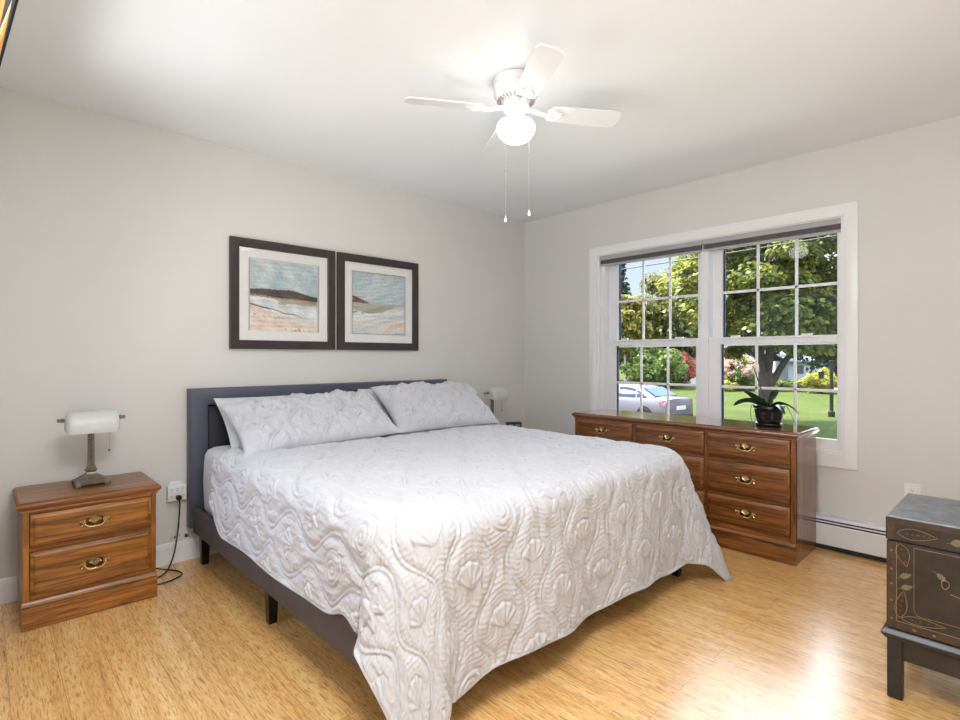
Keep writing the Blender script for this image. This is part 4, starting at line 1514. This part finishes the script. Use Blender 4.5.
def orchid_leaf(pts, wmax, roll=0.0):
    pts = spline(pts, 8)
    b = MB()
    n = len(pts)
    rows = []
    for i, p in enumerate(pts):
        s_ = i / (n - 1)
        t_ = (pts[min(i + 1, n - 1)] - pts[max(i - 1, 0)]).normalized()
        sd = t_.cross(Vector((0, 0, 1))).normalized()
        sd = Matrix.Rotation(R(roll), 3, t_) @ sd
        up = sd.cross(t_).normalized()
        w_ = wmax * (0.30 + 0.70 * math.sin(PI * min(1, s_ * 0.92 + 0.10)) ** 0.8) * (1 if s_ < 0.9 else math.sqrt(max(0.0, 1 - ((s_ - 0.9) / 0.1) ** 2)) + 0.02)
        ring = []
        for k in range(5):
            q = -1 + k / 2
            ring.append(p + sd * (w_ * q) + up * (abs(q) ** 1.5 * w_ * 0.28))
        ring += [ring[k] - up * 0.0022 for k in (4, 3, 2, 1, 0)]
        rows.append(ring)
    b.rings(rows)
    return b.build('leaf', M['orchid_leaf'], op, angle=60)


def cl(l, d, z):     # along the window wall (towards +y = photo left), into the room, up
    return (-d, l, z)


orchid_leaf([cl(0.0, 0.0, 0.110), cl(0.045, 0.03, 0.150), cl(0.09, 0.05, 0.185), cl(0.125, 0.055, 0.205)], 0.027, 40)
orchid_leaf([cl(0.0, 0.02, 0.108), cl(0.06, 0.05, 0.140), cl(0.12, 0.075, 0.142), cl(0.175, 0.09, 0.118)], 0.036, 30)
orchid_leaf([cl(0.0, 0.0, 0.110), cl(-0.018, 0.01, 0.150), cl(-0.035, 0.02, 0.185), cl(-0.062, 0.025, 0.222)], 0.036, 65)
orchid_leaf([cl(0.0, -0.02, 0.110), cl(-0.06, -0.01, 0.135), cl(-0.12, 0.01, 0.125), cl(-0.170, 0.015, 0.085)], 0.024, -25)
orchid_leaf([cl(-0.01, 0.02, 0.108), cl(-0.05, 0.05, 0.130), cl(-0.09, 0.08, 0.118), cl(-0.12, 0.10, 0.085)], 0.018)
MB().tube(spline([cl(0.01, 0, 0.105), cl(0.035, 0.0, 0.19), cl(0.065, 0.0, 0.29), cl(0.088, 0.0, 0.36)], 8), [0.004] * 16 + [0.003] * 9, 7).build('flower_spike', M['orchid_stem'], op)
MB().tube([cl(-0.005, 0.01, 0.105), cl(-0.006, 0.01, 0.19)], 0.0028, 6).build('stake', M['orchid_stem'], op)
for i, (l, d, z1, l2, z2) in enumerate(((0.07, 0.04, 0.10, 0.092, 0.02), (-0.075, 0.03, 0.10, -0.085, 0.03), (-0.08, -0.01, 0.108, -0.125, 0.012))):
    MB().tube(spline([cl(l * 0.7, d * 0.6, 0.110), cl(l * 1.2, d, 0.122), cl(l2, d, z1 * 0.6), cl(l2 * (0.92 if i < 2 else 1.2), d, z2)], 8), 0.0024, 6).build('aerial_root', M['root'], op)

# ================================================================== OUTDOORS
GZ = -1.40


def ground_mat():
    t = NT('mown_grass')
    v = t.coords('Object')
    n1 = t.noise(v, 0.55, 5, 0.6)
    n2 = t.noise(v, 9.0, 5, 0.7)
    c = t.ramp(n1, [(0.30, srgb(100, 114, 42)), (0.5, srgb(124, 138, 52)), (0.72, srgb(152, 150, 76))])
    c = t.mixc(t.ramp(n2, [(0.35, 0.6), (0.6, 0.0)]), c, srgb(62, 84, 34))
    t.bsdf(tuple(0.0 for _ in range(3)) if False else t.mixc(0.76, c, (0.02, 0.03, 0.01)), 0.9, 0, n2, 0.05, 0.8, spec=0.1)
    return t.m


M['lawn'] = ground_mat()
M['asphalt'] = plain('grey_asphalt', srgb(96, 94, 96), 0.9, 0, 0.15, 12)
M['path'] = plain('pale_gravel', srgb(150, 142, 138), 0.9, 0, 0.2, 6)
b = MB(); b.box(0.3, 95, -45, 95, GZ - 0.3, GZ)
struct(b.build('lawn', M['lawn'], smooth=False))
struct(MB().box(13.6, 17.2, 4.6, 60, GZ, GZ + 0.012).build('driveway', M['asphalt'], smooth=False))
struct(MB().box(42.5, 47.0, -30, 15.5, GZ, GZ + 0.02).build('street', M['path'], smooth=False))
struct(MB().box(0.18, 0.32, -6, 4, GZ, -0.15).build('foundation', plain('grey_concrete', srgb(150, 148, 144), 0.9), smooth=False))


def leaf_mat(name, dark, mid, light_, trans=0.45):
    t = NT(name)
    a = t.add('Attribute', _attribute_name='leafrand')
    c = t.ramp(a.outputs['Fac'], [(0.0, dark), (0.45, mid), (1.0, light_)])
    d = t.add('BsdfPrincipled', Roughness=0.45)
    t.l.new(c, d.inputs['Base Color'])
    d.inputs['Specular IOR Level'].default_value = 0.35
    tl = t.add('BsdfTranslucent')
    t.l.new(t.mixc(0.35, c, light_), tl.inputs['Color'])
    mx = t.add('MixShader', Fac=trans)
    t.l.new(d.outputs[0], mx.inputs[1]); t.l.new(tl.outputs[0], mx.inputs[2])
    t.l.new(mx.outputs[0], t.out.inputs['Surface'])
    return t.m


def leaves(name, clumps, per, size, mat, parent, seed, flat_=0.55, updn=0.6):
    """clumps: list of (centre, radii). Leaves sit on the outer part of every clump."""
    r = np.random.RandomState(seed)
    allv, rnd = [], []
    for c, rad in clumps:
        n = per
        d = r.normal(size=(n, 3)); d /= np.linalg.norm(d, axis=1, keepdims=True)
        q = r.rand(n) ** 0.35
        p = np.array(c) + d * np.array(rad) * q[:, None]
        nrm = d * np.array([0.7, 0.7, 0.7]) + np.array([0, 0, updn]) + r.normal(size=(n, 3)) * flat_
        nrm /= np.linalg.norm(nrm, axis=1, keepdims=True)
        ref = r.normal(size=(n, 3))
        a = np.cross(nrm, ref); a /= np.linalg.norm(a, axis=1, keepdims=True)
        b_ = np.cross(nrm, a)
        s = size * (0.65 + 0.7 * r.rand(n))[:, None]
        bend = nrm * s * 0.18
        v = np.stack([p - a * s * 0.55, p - b_ * s * 0.38 + bend * 0.6, p + a * s * 0.55, p + b_ * s * 0.38 + bend * 0.6], 1)
        allv.append(v.reshape(-1, 3))
        base = r.rand() * 0.35
        rnd.append(np.repeat(np.clip(base + 0.65 * r.rand(n), 0, 1), 4))
    v = np.concatenate(allv)
    f = np.arange(len(v)).reshape(-1, 4)
    return np_mesh(name, v, f, mat, parent, False, {'leafrand': np.concatenate(rnd)})


def canopy(c, rad, n, cr, seed, shell=0.55, flat=0.7, low=-1.0):
    r = np.random.RandomState(seed)
    out = []
    while len(out) < n:
        d = r.normal(size=3); d /= np.linalg.norm(d)
        if d[2] < low:
            continue
        q = shell + (1 - shell) * r.rand() ** 0.6
        k = cr * (0.7 + 0.7 * r.rand())
        out.append((np.array(c) + d * np.array(rad) * q, (k, k, k * flat)))
    return out


def limb(b, pts, r0, r1, n=9):
    p = spline(pts, 8)
    b.tube(p, [r0 + (r1 - r0) * i / (len(p) - 1) for i in range(len(p))], n)


BARK = plain('maple_bark', srgb(66, 54, 48), 0.9, 0, 0.3, 9, 0.03)
M['leaf_maple'] = leaf_mat('maple_leaves', srgb(18, 30, 10), srgb(78, 94, 36), srgb(178, 176, 84))
M['leaf_gold'] = leaf_mat('golden_leaves', srgb(64, 66, 24), srgb(124, 118, 48), srgb(180, 166, 84))
M['leaf_olive'] = leaf_mat('olive_leaves', srgb(48, 54, 24), srgb(98, 104, 48), srgb(150, 146, 80))
M['leaf_conif'] = leaf_mat('blue_green_needles', srgb(20, 32, 26), srgb(40, 58, 44), srgb(76, 92, 66))
M['leaf_bush'] = leaf_mat('bush_leaves', srgb(30, 46, 18), srgb(86, 108, 46), srgb(146, 160, 84))
M['leaf_dark'] = leaf_mat('dark_green_leaves', srgb(18, 34, 14), srgb(44, 66, 26), srgb(90, 112, 46))
M['leaf_red'] = leaf_mat('red_leaves', srgb(104, 50, 42), srgb(170, 92, 78), srgb(210, 136, 116))
M['petal_pink'] = leaf_mat('pale_pink_blooms', srgb(168, 124, 108), srgb(214, 178, 160), srgb(244, 222, 208))
M['leaf_yel'] = leaf_mat('yellow_green_leaves', srgb(92, 96, 22), srgb(150, 148, 44), srgb(196, 188, 84))
M['birch'] = plain('pale_birch_bark', srgb(206, 188, 178), 0.8, 0, 0.25, 14)

# maple in the middle of the lawn
mx_, my_ = 16.72, 3.41
tr = thing('maple_tree', 'large leafy green maple with a dark forked trunk on the lawn, filling the right window', 'tree', (mx_, my_, GZ))
b = MB()
rt, fw = Vector((0.7272, -0.6865, 0)), Vector((0.6865, 0.7272, 0))
LV = lambda l, d, z: tuple(rt * l + fw * d + Vector((0, 0, z)))
limb(b, [LV(0, 0, -0.05), LV(-0.02, 0, 0.5), LV(0.0, 0, 1.2), LV(0.02, 0, 2.0)], 0.30, 0.24, 12)
limb(b, [LV(0.02, 0, 1.75), LV(-0.12, 0.05, 2.6), LV(-0.45, 0.1, 3.4), LV(-0.8, 0.2, 4.6)], 0.17, 0.06)
limb(b, [LV(0.02, 0, 1.7), LV(0.12, -0.05, 2.6), LV(0.18, 0, 3.6), LV(0.25, 0, 5.4)], 0.18, 0.06)
limb(b, [LV(0.05, 0, 1.35), LV(0.38, 0.0, 1.85), LV(0.85, 0.1, 2.5), LV(1.5, 0.2, 3.0), LV(2.3, 0.2, 3.6)], 0.15, 0.05)
limb(b, [LV(0.0, 0, 1.6), LV(-0.25, -0.2, 2.3), LV(-0.9, -0.3, 2.9), LV(-1.9, -0.4, 3.5)], 0.10, 0.04)
b.build('trunk', BARK, tr)
cl_ = canopy(LV(0.35, 0, 5.6), (3.5, 3.5, 3.25), 150, 0.62, 4, 0.60, 0.55, -0.92)
cl_ += canopy(LV(0.3, 0, 5.4), (2.6, 2.6, 2.2), 50, 0.8, 14, 0.2, 0.7)
leaves('foliage', cl_, 230, 0.19, M['leaf_maple'], tr, 5, 0.45, 0.8)


def simple_tree(name, label, loc, h_, trunk_r, c_h, rad, ncl, cr, per, size, mat, seed, bark=BARK, low=-1.0, trunks=1):
    t = thing(name, label, 'tree', loc)
    b = MB()
    for k in range(trunks):
        o = (k - (trunks - 1) / 2) * trunk_r * 4.0
        limb(b, [LV(o, 0, -0.05), LV(o * 1.1, 0, h_ * 0.3), LV(o * 1.5, 0, h_ * 0.6), LV(o * 1.9, 0, h_ * 0.85)], trunk_r, trunk_r * 0.3)
    b.build('trunk', bark, t)
    leaves('foliage', canopy((0, 0, c_h), rad, ncl, cr, seed, 0.45, 0.8, low), per, size, mat, t, seed + 1)
    return t


simple_tree('birch_tree', 'yellowing birch with pale trunks at the left edge of the left window', (36.2, 20.9, GZ), 7.0, 0.17, 4.9, (1.8, 1.8, 2.9), 60, 0.55, 110, 0.30, M['leaf_gold'], 31, M['birch'], -0.98, 3)
simple_tree('round_tree', 'tall rounded olive-green tree behind the shrubs in the left window', (43.8, 20.3, GZ), 10, 0.3, 6.0, (3.7, 3.7, 4.6), 120, 0.95, 110, 0.38, M['leaf_olive'], 41)
simple_tree('olive_tree', 'olive-green tree just right of the tall rounded one, behind the maple', (55.0, 22.6, GZ), 11, 0.3, 7.0, (3.8, 3.8, 5.4), 100, 0.9, 100, 0.42, M['leaf_olive'], 46)
simple_tree('shade_tree', 'dark green tree beyond the street behind the maple crown', (50.5, 9.0, GZ), 9, 0.3, 6.0, (4.5, 4.5, 4.4), 90, 1.0, 90, 0.4, M['leaf_dark'], 51)
simple_tree('shade_tree', 'dark green tree beyond the street at the right edge of the window view', (47.0, -1.5, GZ), 9, 0.3, 6.0, (4.5, 4.5, 4.6), 90, 1.0, 90, 0.4, M['leaf_dark'], 56)
simple_tree('shade_tree', 'dark green tree beyond the street between the white house and the dark shade trees', (58, 18.0, GZ), 10, 0.3, 6.2, (4.2, 4.2, 4.8), 90, 1.0, 90, 0.4, M['leaf_dark'], 59)
# conifer: tiers of drooping needles
t = thing('conifer', 'tall blue-green conifer at the upper left of the left window', 'tree', (45.2, 27.4, GZ))
b = MB(); limb(b, [(0, 0, -0.05), (0, 0, 4), (0, 0, 8), (0, 0, 14.6)], 0.28, 0.03); b.build('trunk', BARK, t)
cc = []
rg_ = np.random.RandomState(3)
for k in range(26):
    z = 1.6 + 13.4 * k / 25
    rr_ = 2.6 * (1 - k / 26) + 0.25
    for j in range(7):
        a = rg_.rand() * 6.28
        cc.append(((rr_ * 0.65 * math.cos(a), rr_ * 0.65 * math.sin(a), z), (rr_ * 0.42, rr_ * 0.42, 0.30)))
leaves('foliage', cc, 55, 0.30, M['leaf_conif'], t, 8)


def shrub(name, label, cat, loc, rad, ncl, cr, per, size, mat, seed, group=None, stem=True, extra=None):
    t = thing(name, label, cat, loc, 0, group)
    b = MB()
    for k in range(5):
        a = 2 * PI * k / 5
        limb(b, [(0.05 * math.cos(a), 0.05 * math.sin(a), -0.03), (rad[0] * 0.25 * math.cos(a), rad[1] * 0.25 * math.sin(a), rad[2] * 0.6), (rad[0] * 0.5 * math.cos(a), rad[1] * 0.5 * math.sin(a), rad[2] * 1.3)], 0.04, 0.012, 6)
    b.build('stem', BARK, t)
    leaves('foliage', canopy((0, 0, rad[2] * 1.02), rad, ncl, cr, seed, 0.5, 0.8), per, size, mat, t, seed + 1)
    if extra:
        leaves('blooms', canopy((0, 0, rad[2] * 1.06), rad, extra[0], extra[1], seed + 5, 0.9, 0.8, 0.0 if len(extra) < 5 else extra[4]), extra[2], extra[3], M['petal_pink'], t, seed + 6, 0.8, 0.2)
    return t


shrub('shrub', 'big light green bush behind the silver car', 'bush', (35.9, 18.2, GZ), (2.4, 2.4, 1.65), 70, 0.55, 90, 0.26, M['leaf_bush'], 61)
shrub('shrub', 'darker green bush left of the red-leaved bush by the white house', 'bush', (38.5, 18.1, GZ), (1.1, 1.1, 1.3), 50, 0.45, 90, 0.24, M['leaf_dark'], 66)
shrub('red_shrub', 'red-leaved bush in front of the white house', 'bush', (40.75, 17.9, GZ), (0.75, 0.75, 1.45), 34, 0.36, 80, 0.22, M['leaf_red'], 71)
shrub('hydrangea', 'hydrangea bush covered in pale pink blooms beyond the lawn', 'bush', (38.3, 12.5, GZ), (1.35, 1.35, 1.35), 40, 0.4, 70, 0.2, M['leaf_bush'], 76, None, True, (60, 0.30, 80, 0.14, -0.3))
shrub('yellow_shrub', 'round yellow-green bush behind the lantern post at the right of the window', 'bush', (39.0, 7.1, GZ), (1.15, 1.15, 0.85), 40, 0.36, 80, 0.17, M['leaf_yel'], 81)
for i, (x, y, s_) in enumerate(((38.9, 11.5, 0.85), (39.2, 10.2, 0.75), (36.6, 12.6, 0.8), (40.2, 9.0, 0.8))):
    lab = ('low yellow-green bush right of the hydrangea', 'low yellow-green bush directly left of the maple trunk', 'low yellow-green bush left below the hydrangea', 'low yellow-green bush directly behind the maple trunk')[i]
    shrub('low_shrub', lab, 'bush', (x, y, GZ), (s_, s_, s_ * 0.5), 22, 0.28, 70, 0.16, M['leaf_yel'] if i % 2 == 0 else M['leaf_bush'], 90 + i, 'low bushes along the far edge of the lawn')

# white house across the way
hs = thing('house', 'white clapboard house with a grey gable roof behind the red bush', 'house', (43.55, 18.97, GZ), R(-43.35))
sid = NT('white_clapboard')
wv = sid.add('TexWave', Scale=4.0, _bands_direction='Z', _wave_profile='SAW')
sid.l.new(sid.coords('Object'), wv.inputs['Vector'])
sid.bsdf(srgb(232, 230, 228), 0.7, 0, wv.outputs['Fac'], 0.03, 0.6)
b = MB()
b.box(0, 5.0, 0, 6, 0, 2.9)
b.prism([(0, 2.9), (2.5, 4.6), (5.0, 2.9)], 'y', 0.0, 6)
b.build('wall', sid.m, hs, smooth=False)
b = MB()
b.prism([(-0.5, 2.58), (2.5, 4.62), (5.5, 2.58), (5.5, 2.74), (2.5, 4.80), (-0.5, 2.74)], 'y', -0.35, 6.3)
b.build('roof', plain('grey_shingles', srgb(92, 90, 94), 0.9, 0, 0.2, 8), hs, smooth=False)
wm = plain('dark_window', srgb(60, 66, 76), 0.15)
for xx in (1.7, 3.6):
    b = MB(); b.box(xx - 0.35, xx + 0.35, -0.05, 0.02, 1.0, 2.1); b.build('window', wm, hs, smooth=False)
hs2 = thing('house', 'grey-blue low house across the street seen between trunk and lantern post', 'house', (64.0, 13.0, GZ), R(-43.35))
b = MB(); b.box(-4, 4, 0, 6, 0, 2.0); b.build('wall', plain('grey_siding', srgb(168, 170, 176), 0.8), hs2, smooth=False)
b = MB(); b.prism([(-0.4, 1.95), (3.0, 3.1), (6.4, 1.95), (6.4, 2.06), (3.0, 3.24), (-0.4, 2.06)], 'x', -4.3, 4.3)
b.build('roof', plain('blue_grey_shingles', srgb(120, 124, 134), 0.9, 0, 0.2, 8), hs2, smooth=False)
wm2 = plain('dark_window_far', srgb(70, 76, 88), 0.2)
for xx in (-2.8, 0.2, 2.4):
    b = MB(); b.box(xx - 0.5, xx + 0.5, -0.04, 0.02, 0.7, 1.6); b.build('window', wm2, hs2, smooth=False)

# lantern post
lp = thing('lantern_post', 'black post with a hanging lantern in front of the yellow bush', 'lamp post', (22.55, 2.72, GZ), R(-43.35))
b = MB()
b.box(-0.055, 0.055, -0.055, 0.055, 0, 2.35, 0.01); b.box(-0.10, 0.10, -0.10, 0.10, 0, 0.25, 0.02); b.box(-0.075, 0.075, -0.075, 0.075, 2.35, 2.40, 0.01)
b.build('post', M['black'], lp)
MB().tube([(0, 0, 2.2), (-0.2, 0, 2.25), (-0.44, 0, 2.18), (-0.44, 0, 2.05)], 0.018, 7).build('bracket', M['black'], lp)
b = MB()
c_ = (-0.44, 0, 0)
b.lathe([(0, 2.06), (0.05, 2.02), (0.14, 1.95), (0.15, 1.93)], c_, 6); b.lathe([(0.13, 1.93), (0.10, 1.66), (0.11, 1.63), (0, 1.62)], c_, 6)
b.build('lantern', M['black'], lp)

# overhead wire across the view
uw = thing('overhead_wire', 'thin dark utility wire crossing the sky and maple in the upper window panes', 'wire', (12.0, 4.0, 4.1))
b = MB()
pts = [(0 + 0.0, -14 + 40 * k / 30, 0.55 * ((-14 + 40 * k / 30 - 6) / 20) ** 2 + 0.0) for k in range(31)]
b.tube(pts, 0.018, 6)
b.build('cable', plain('dark_cable', srgb(40, 44, 54), 0.6), uw)

# ------------------------------------------------------------------ silver sedan
car = thing('car', 'silver four-door sedan parked on the driveway outside the left window', 'car', (15.35, 7.95, GZ + 0.012), R(80))
# local: +x forward, length 4.6 : x -2.3 rear .. 2.3 front
stn = [  # x, half width, z bottom, z belt/deck, half width at belt
    (-2.30, 0.66, 0.42, 0.86, 0.62), (-2.24, 0.80, 0.30, 0.98, 0.74), (-2.05, 0.87, 0.24, 1.03, 0.80), (-1.6, 0.89, 0.22, 1.03, 0.82), (-0.9, 0.90, 0.20, 0.98, 0.84),
    (0.0, 0.90, 0.20, 0.95, 0.85), (0.9, 0.90, 0.20, 0.93, 0.84), (1.5, 0.88, 0.22, 0.86, 0.80), (2.0, 0.84, 0.25, 0.74, 0.74), (2.22, 0.74, 0.30, 0.64, 0.64), (2.30, 0.58, 0.38, 0.56, 0.50)]
rg = []
for x, hw, zb, zt, hb in stn:
    zm = zb + (zt - zb) * 0.45
    loop = [(hw * 0.86, zb), (hw * 0.985, zb + 0.10), (hw, zm), (hw * 0.985, zt - 0.10), (hb, zt - 0.015), (hb * 0.8, zt + 0.012), (hb * 0.4, zt + 0.03)]
    full = loop + [(-a, z) for a, z in reversed(loop)]
    rg.append([(x, a, z) for a, z in full])
silver = plain('silver_lilac_paint', srgb(112, 106, 118), 0.3, 0.2, 0.02, 4, coat=0.8, coat_r=0.05)
b = MB(); b.rings(rg); b.build('body', silver, car, angle=45)
cab = [(-1.78, 0.64, 1.03), (-1.62, 0.68, 1.06), (-1.05, 0.64, 1.345), (-0.75, 0.62, 1.42), (-0.2, 0.615, 1.455), (0.25, 0.61, 1.44), (0.55, 0.62, 1.38), (1.25, 0.72, 0.98), (1.38, 0.70, 0.93)]
rg = []
for x, hw, zt in cab:
    zl = 0.93
    wl_ = 0.80 if zt > 1.1 else 0.74
    loop = [(wl_, zl), (wl_ * 0.5 + hw * 0.5 + 0.01, zl + (zt - zl) * 0.55), (hw, zt - 0.04), (hw * 0.85, zt), (hw * 0.4, zt + 0.018)]
    full = loop + [(-a, z) for a, z in reversed(loop)]
    rg.append([(x, a, z) for a, z in full])
b = MB(); b.rings(rg); b.build('cabin_roof', silver, car, angle=45)
cglass = plain('blue_tinted_car_glass', srgb(30, 44, 78), 0.12, 0.0, 0.05, 2, spec=0.4)


def side_window(pts, name='side_window'):
    for s_ in (1, -1):
        b = MB()
        lo = [(x, s_ * (0.80 - (z - 0.93) * 0.36 + 0.012), z) for x, z in pts]
        li = [(x, y - s_ * 0.03, z) for x, y, z in lo]
        b.rings([lo, li])
        b.build(name, cglass, car, smooth=False)


side_window([(-0.86, 1.00), (0.02, 0.985), (0.02, 1.37), (-0.5, 1.37), (-0.78, 1.31)])
side_window([(0.09, 0.985), (1.02, 0.975), (0.55, 1.30), (0.38, 1.36), (0.09, 1.375)])
side_window([(-1.36, 1.03), (-0.92, 1.005), (-0.86, 1.28), (-0.98, 1.25)], 'quarter_window')
for (xa, za, xb, zb, wa, wb_, nm) in ((-1.66, 1.075, -1.06, 1.365, 0.60, 0.55, 'rear_window'), (1.24, 1.00, 0.58, 1.385, 0.64, 0.56, 'windshield')):
    b = MB()
    e = 0.012
    b.raw([(xa, -wa, za + e), (xa, wa, za + e), (xb, wb_, zb + e), (xb, -wb_, zb + e), (xa, -wa, za - 0.03), (xa, wa, za - 0.03), (xb, wb_, zb - 0.03), (xb, -wb_, zb - 0.03)],
          [(0, 1, 2, 3), (7, 6, 5, 4), (0, 4, 5, 1), (1, 5, 6, 2), (2, 6, 7, 3), (3, 7, 4, 0)])
    b.build(nm, cglass, car, smooth=False)
red = plain('red_tail_lens', srgb(196, 30, 34), 0.2)
for s_ in (1, -1):
    b = MB()
    b.rings([[(-2.02, s_ * 0.885, 0.80), (-2.22, s_ * 0.815, 0.76), (-2.295, s_ * 0.66, 0.76), (-2.30, s_ * 0.42, 0.79), (-2.30, s_ * 0.42, 0.88), (-2.275, s_ * 0.66, 0.92), (-2.20, s_ * 0.80, 0.95), (-1.98, s_ * 0.865, 0.93)],
             [(-2.00, s_ * 0.80, 0.80), (-2.14, s_ * 0.75, 0.76), (-2.2, s_ * 0.62, 0.76), (-2.2, s_ * 0.42, 0.79), (-2.2, s_ * 0.42, 0.88), (-2.2, s_ * 0.62, 0.92), (-2.14, s_ * 0.75, 0.95), (-1.96, s_ * 0.80, 0.93)]])
    b.build('tail_lamp', red, car, smooth=False)
b = MB(); b.box(-2.312, -2.27, -0.27, 0.27, 0.60, 0.75, 0.008); b.build('license_plate', plain('white_plate', srgb(214, 214, 216), 0.4), car)
b = MB(); b.box(-2.33, -2.1, -0.72, 0.72, 0.30, 0.46, 0.05, 3); b.build('rear_bumper', plain('bumper_shadow_grey', srgb(58, 56, 64), 0.5), car)  # shade on the car's rear is put into this darker bumper colour
tyre = plain('black_tyre', srgb(24, 24, 26), 0.8)
alloy = plain('alloy_wheel', srgb(150, 150, 156), 0.3, 0.8)
arch = plain('wheel_arch', srgb(10, 10, 12), 0.9)
for x in (-1.36, 1.36):
    for s_ in (1, -1):
        b = MB()
        b.mat(2).lathe([(0.375, s_ * 0.60), (0.375, s_ * 0.901), (0.345, s_ * 0.903), (0, s_ * 0.88)], (x, 0, 0.335), 24, 'y')
        b.mat(0).lathe([(0.20, s_ * 0.70), (0.31, s_ * 0.71), (0.33, s_ * 0.74), (0.33, s_ * 0.89), (0.31, s_ * 0.915), (0.215, s_ * 0.915), (0.205, s_ * 0.905)], (x, 0, 0.332), 24, 'y')
        b.mat(1).lathe([(0.207, s_ * 0.905), (0.195, s_ * 0.895), (0.06, s_ * 0.905), (0, s_ * 0.91)], (x, 0, 0.332), 24, 'y')
        b.build('wheel', [tyre, alloy, arch], car)
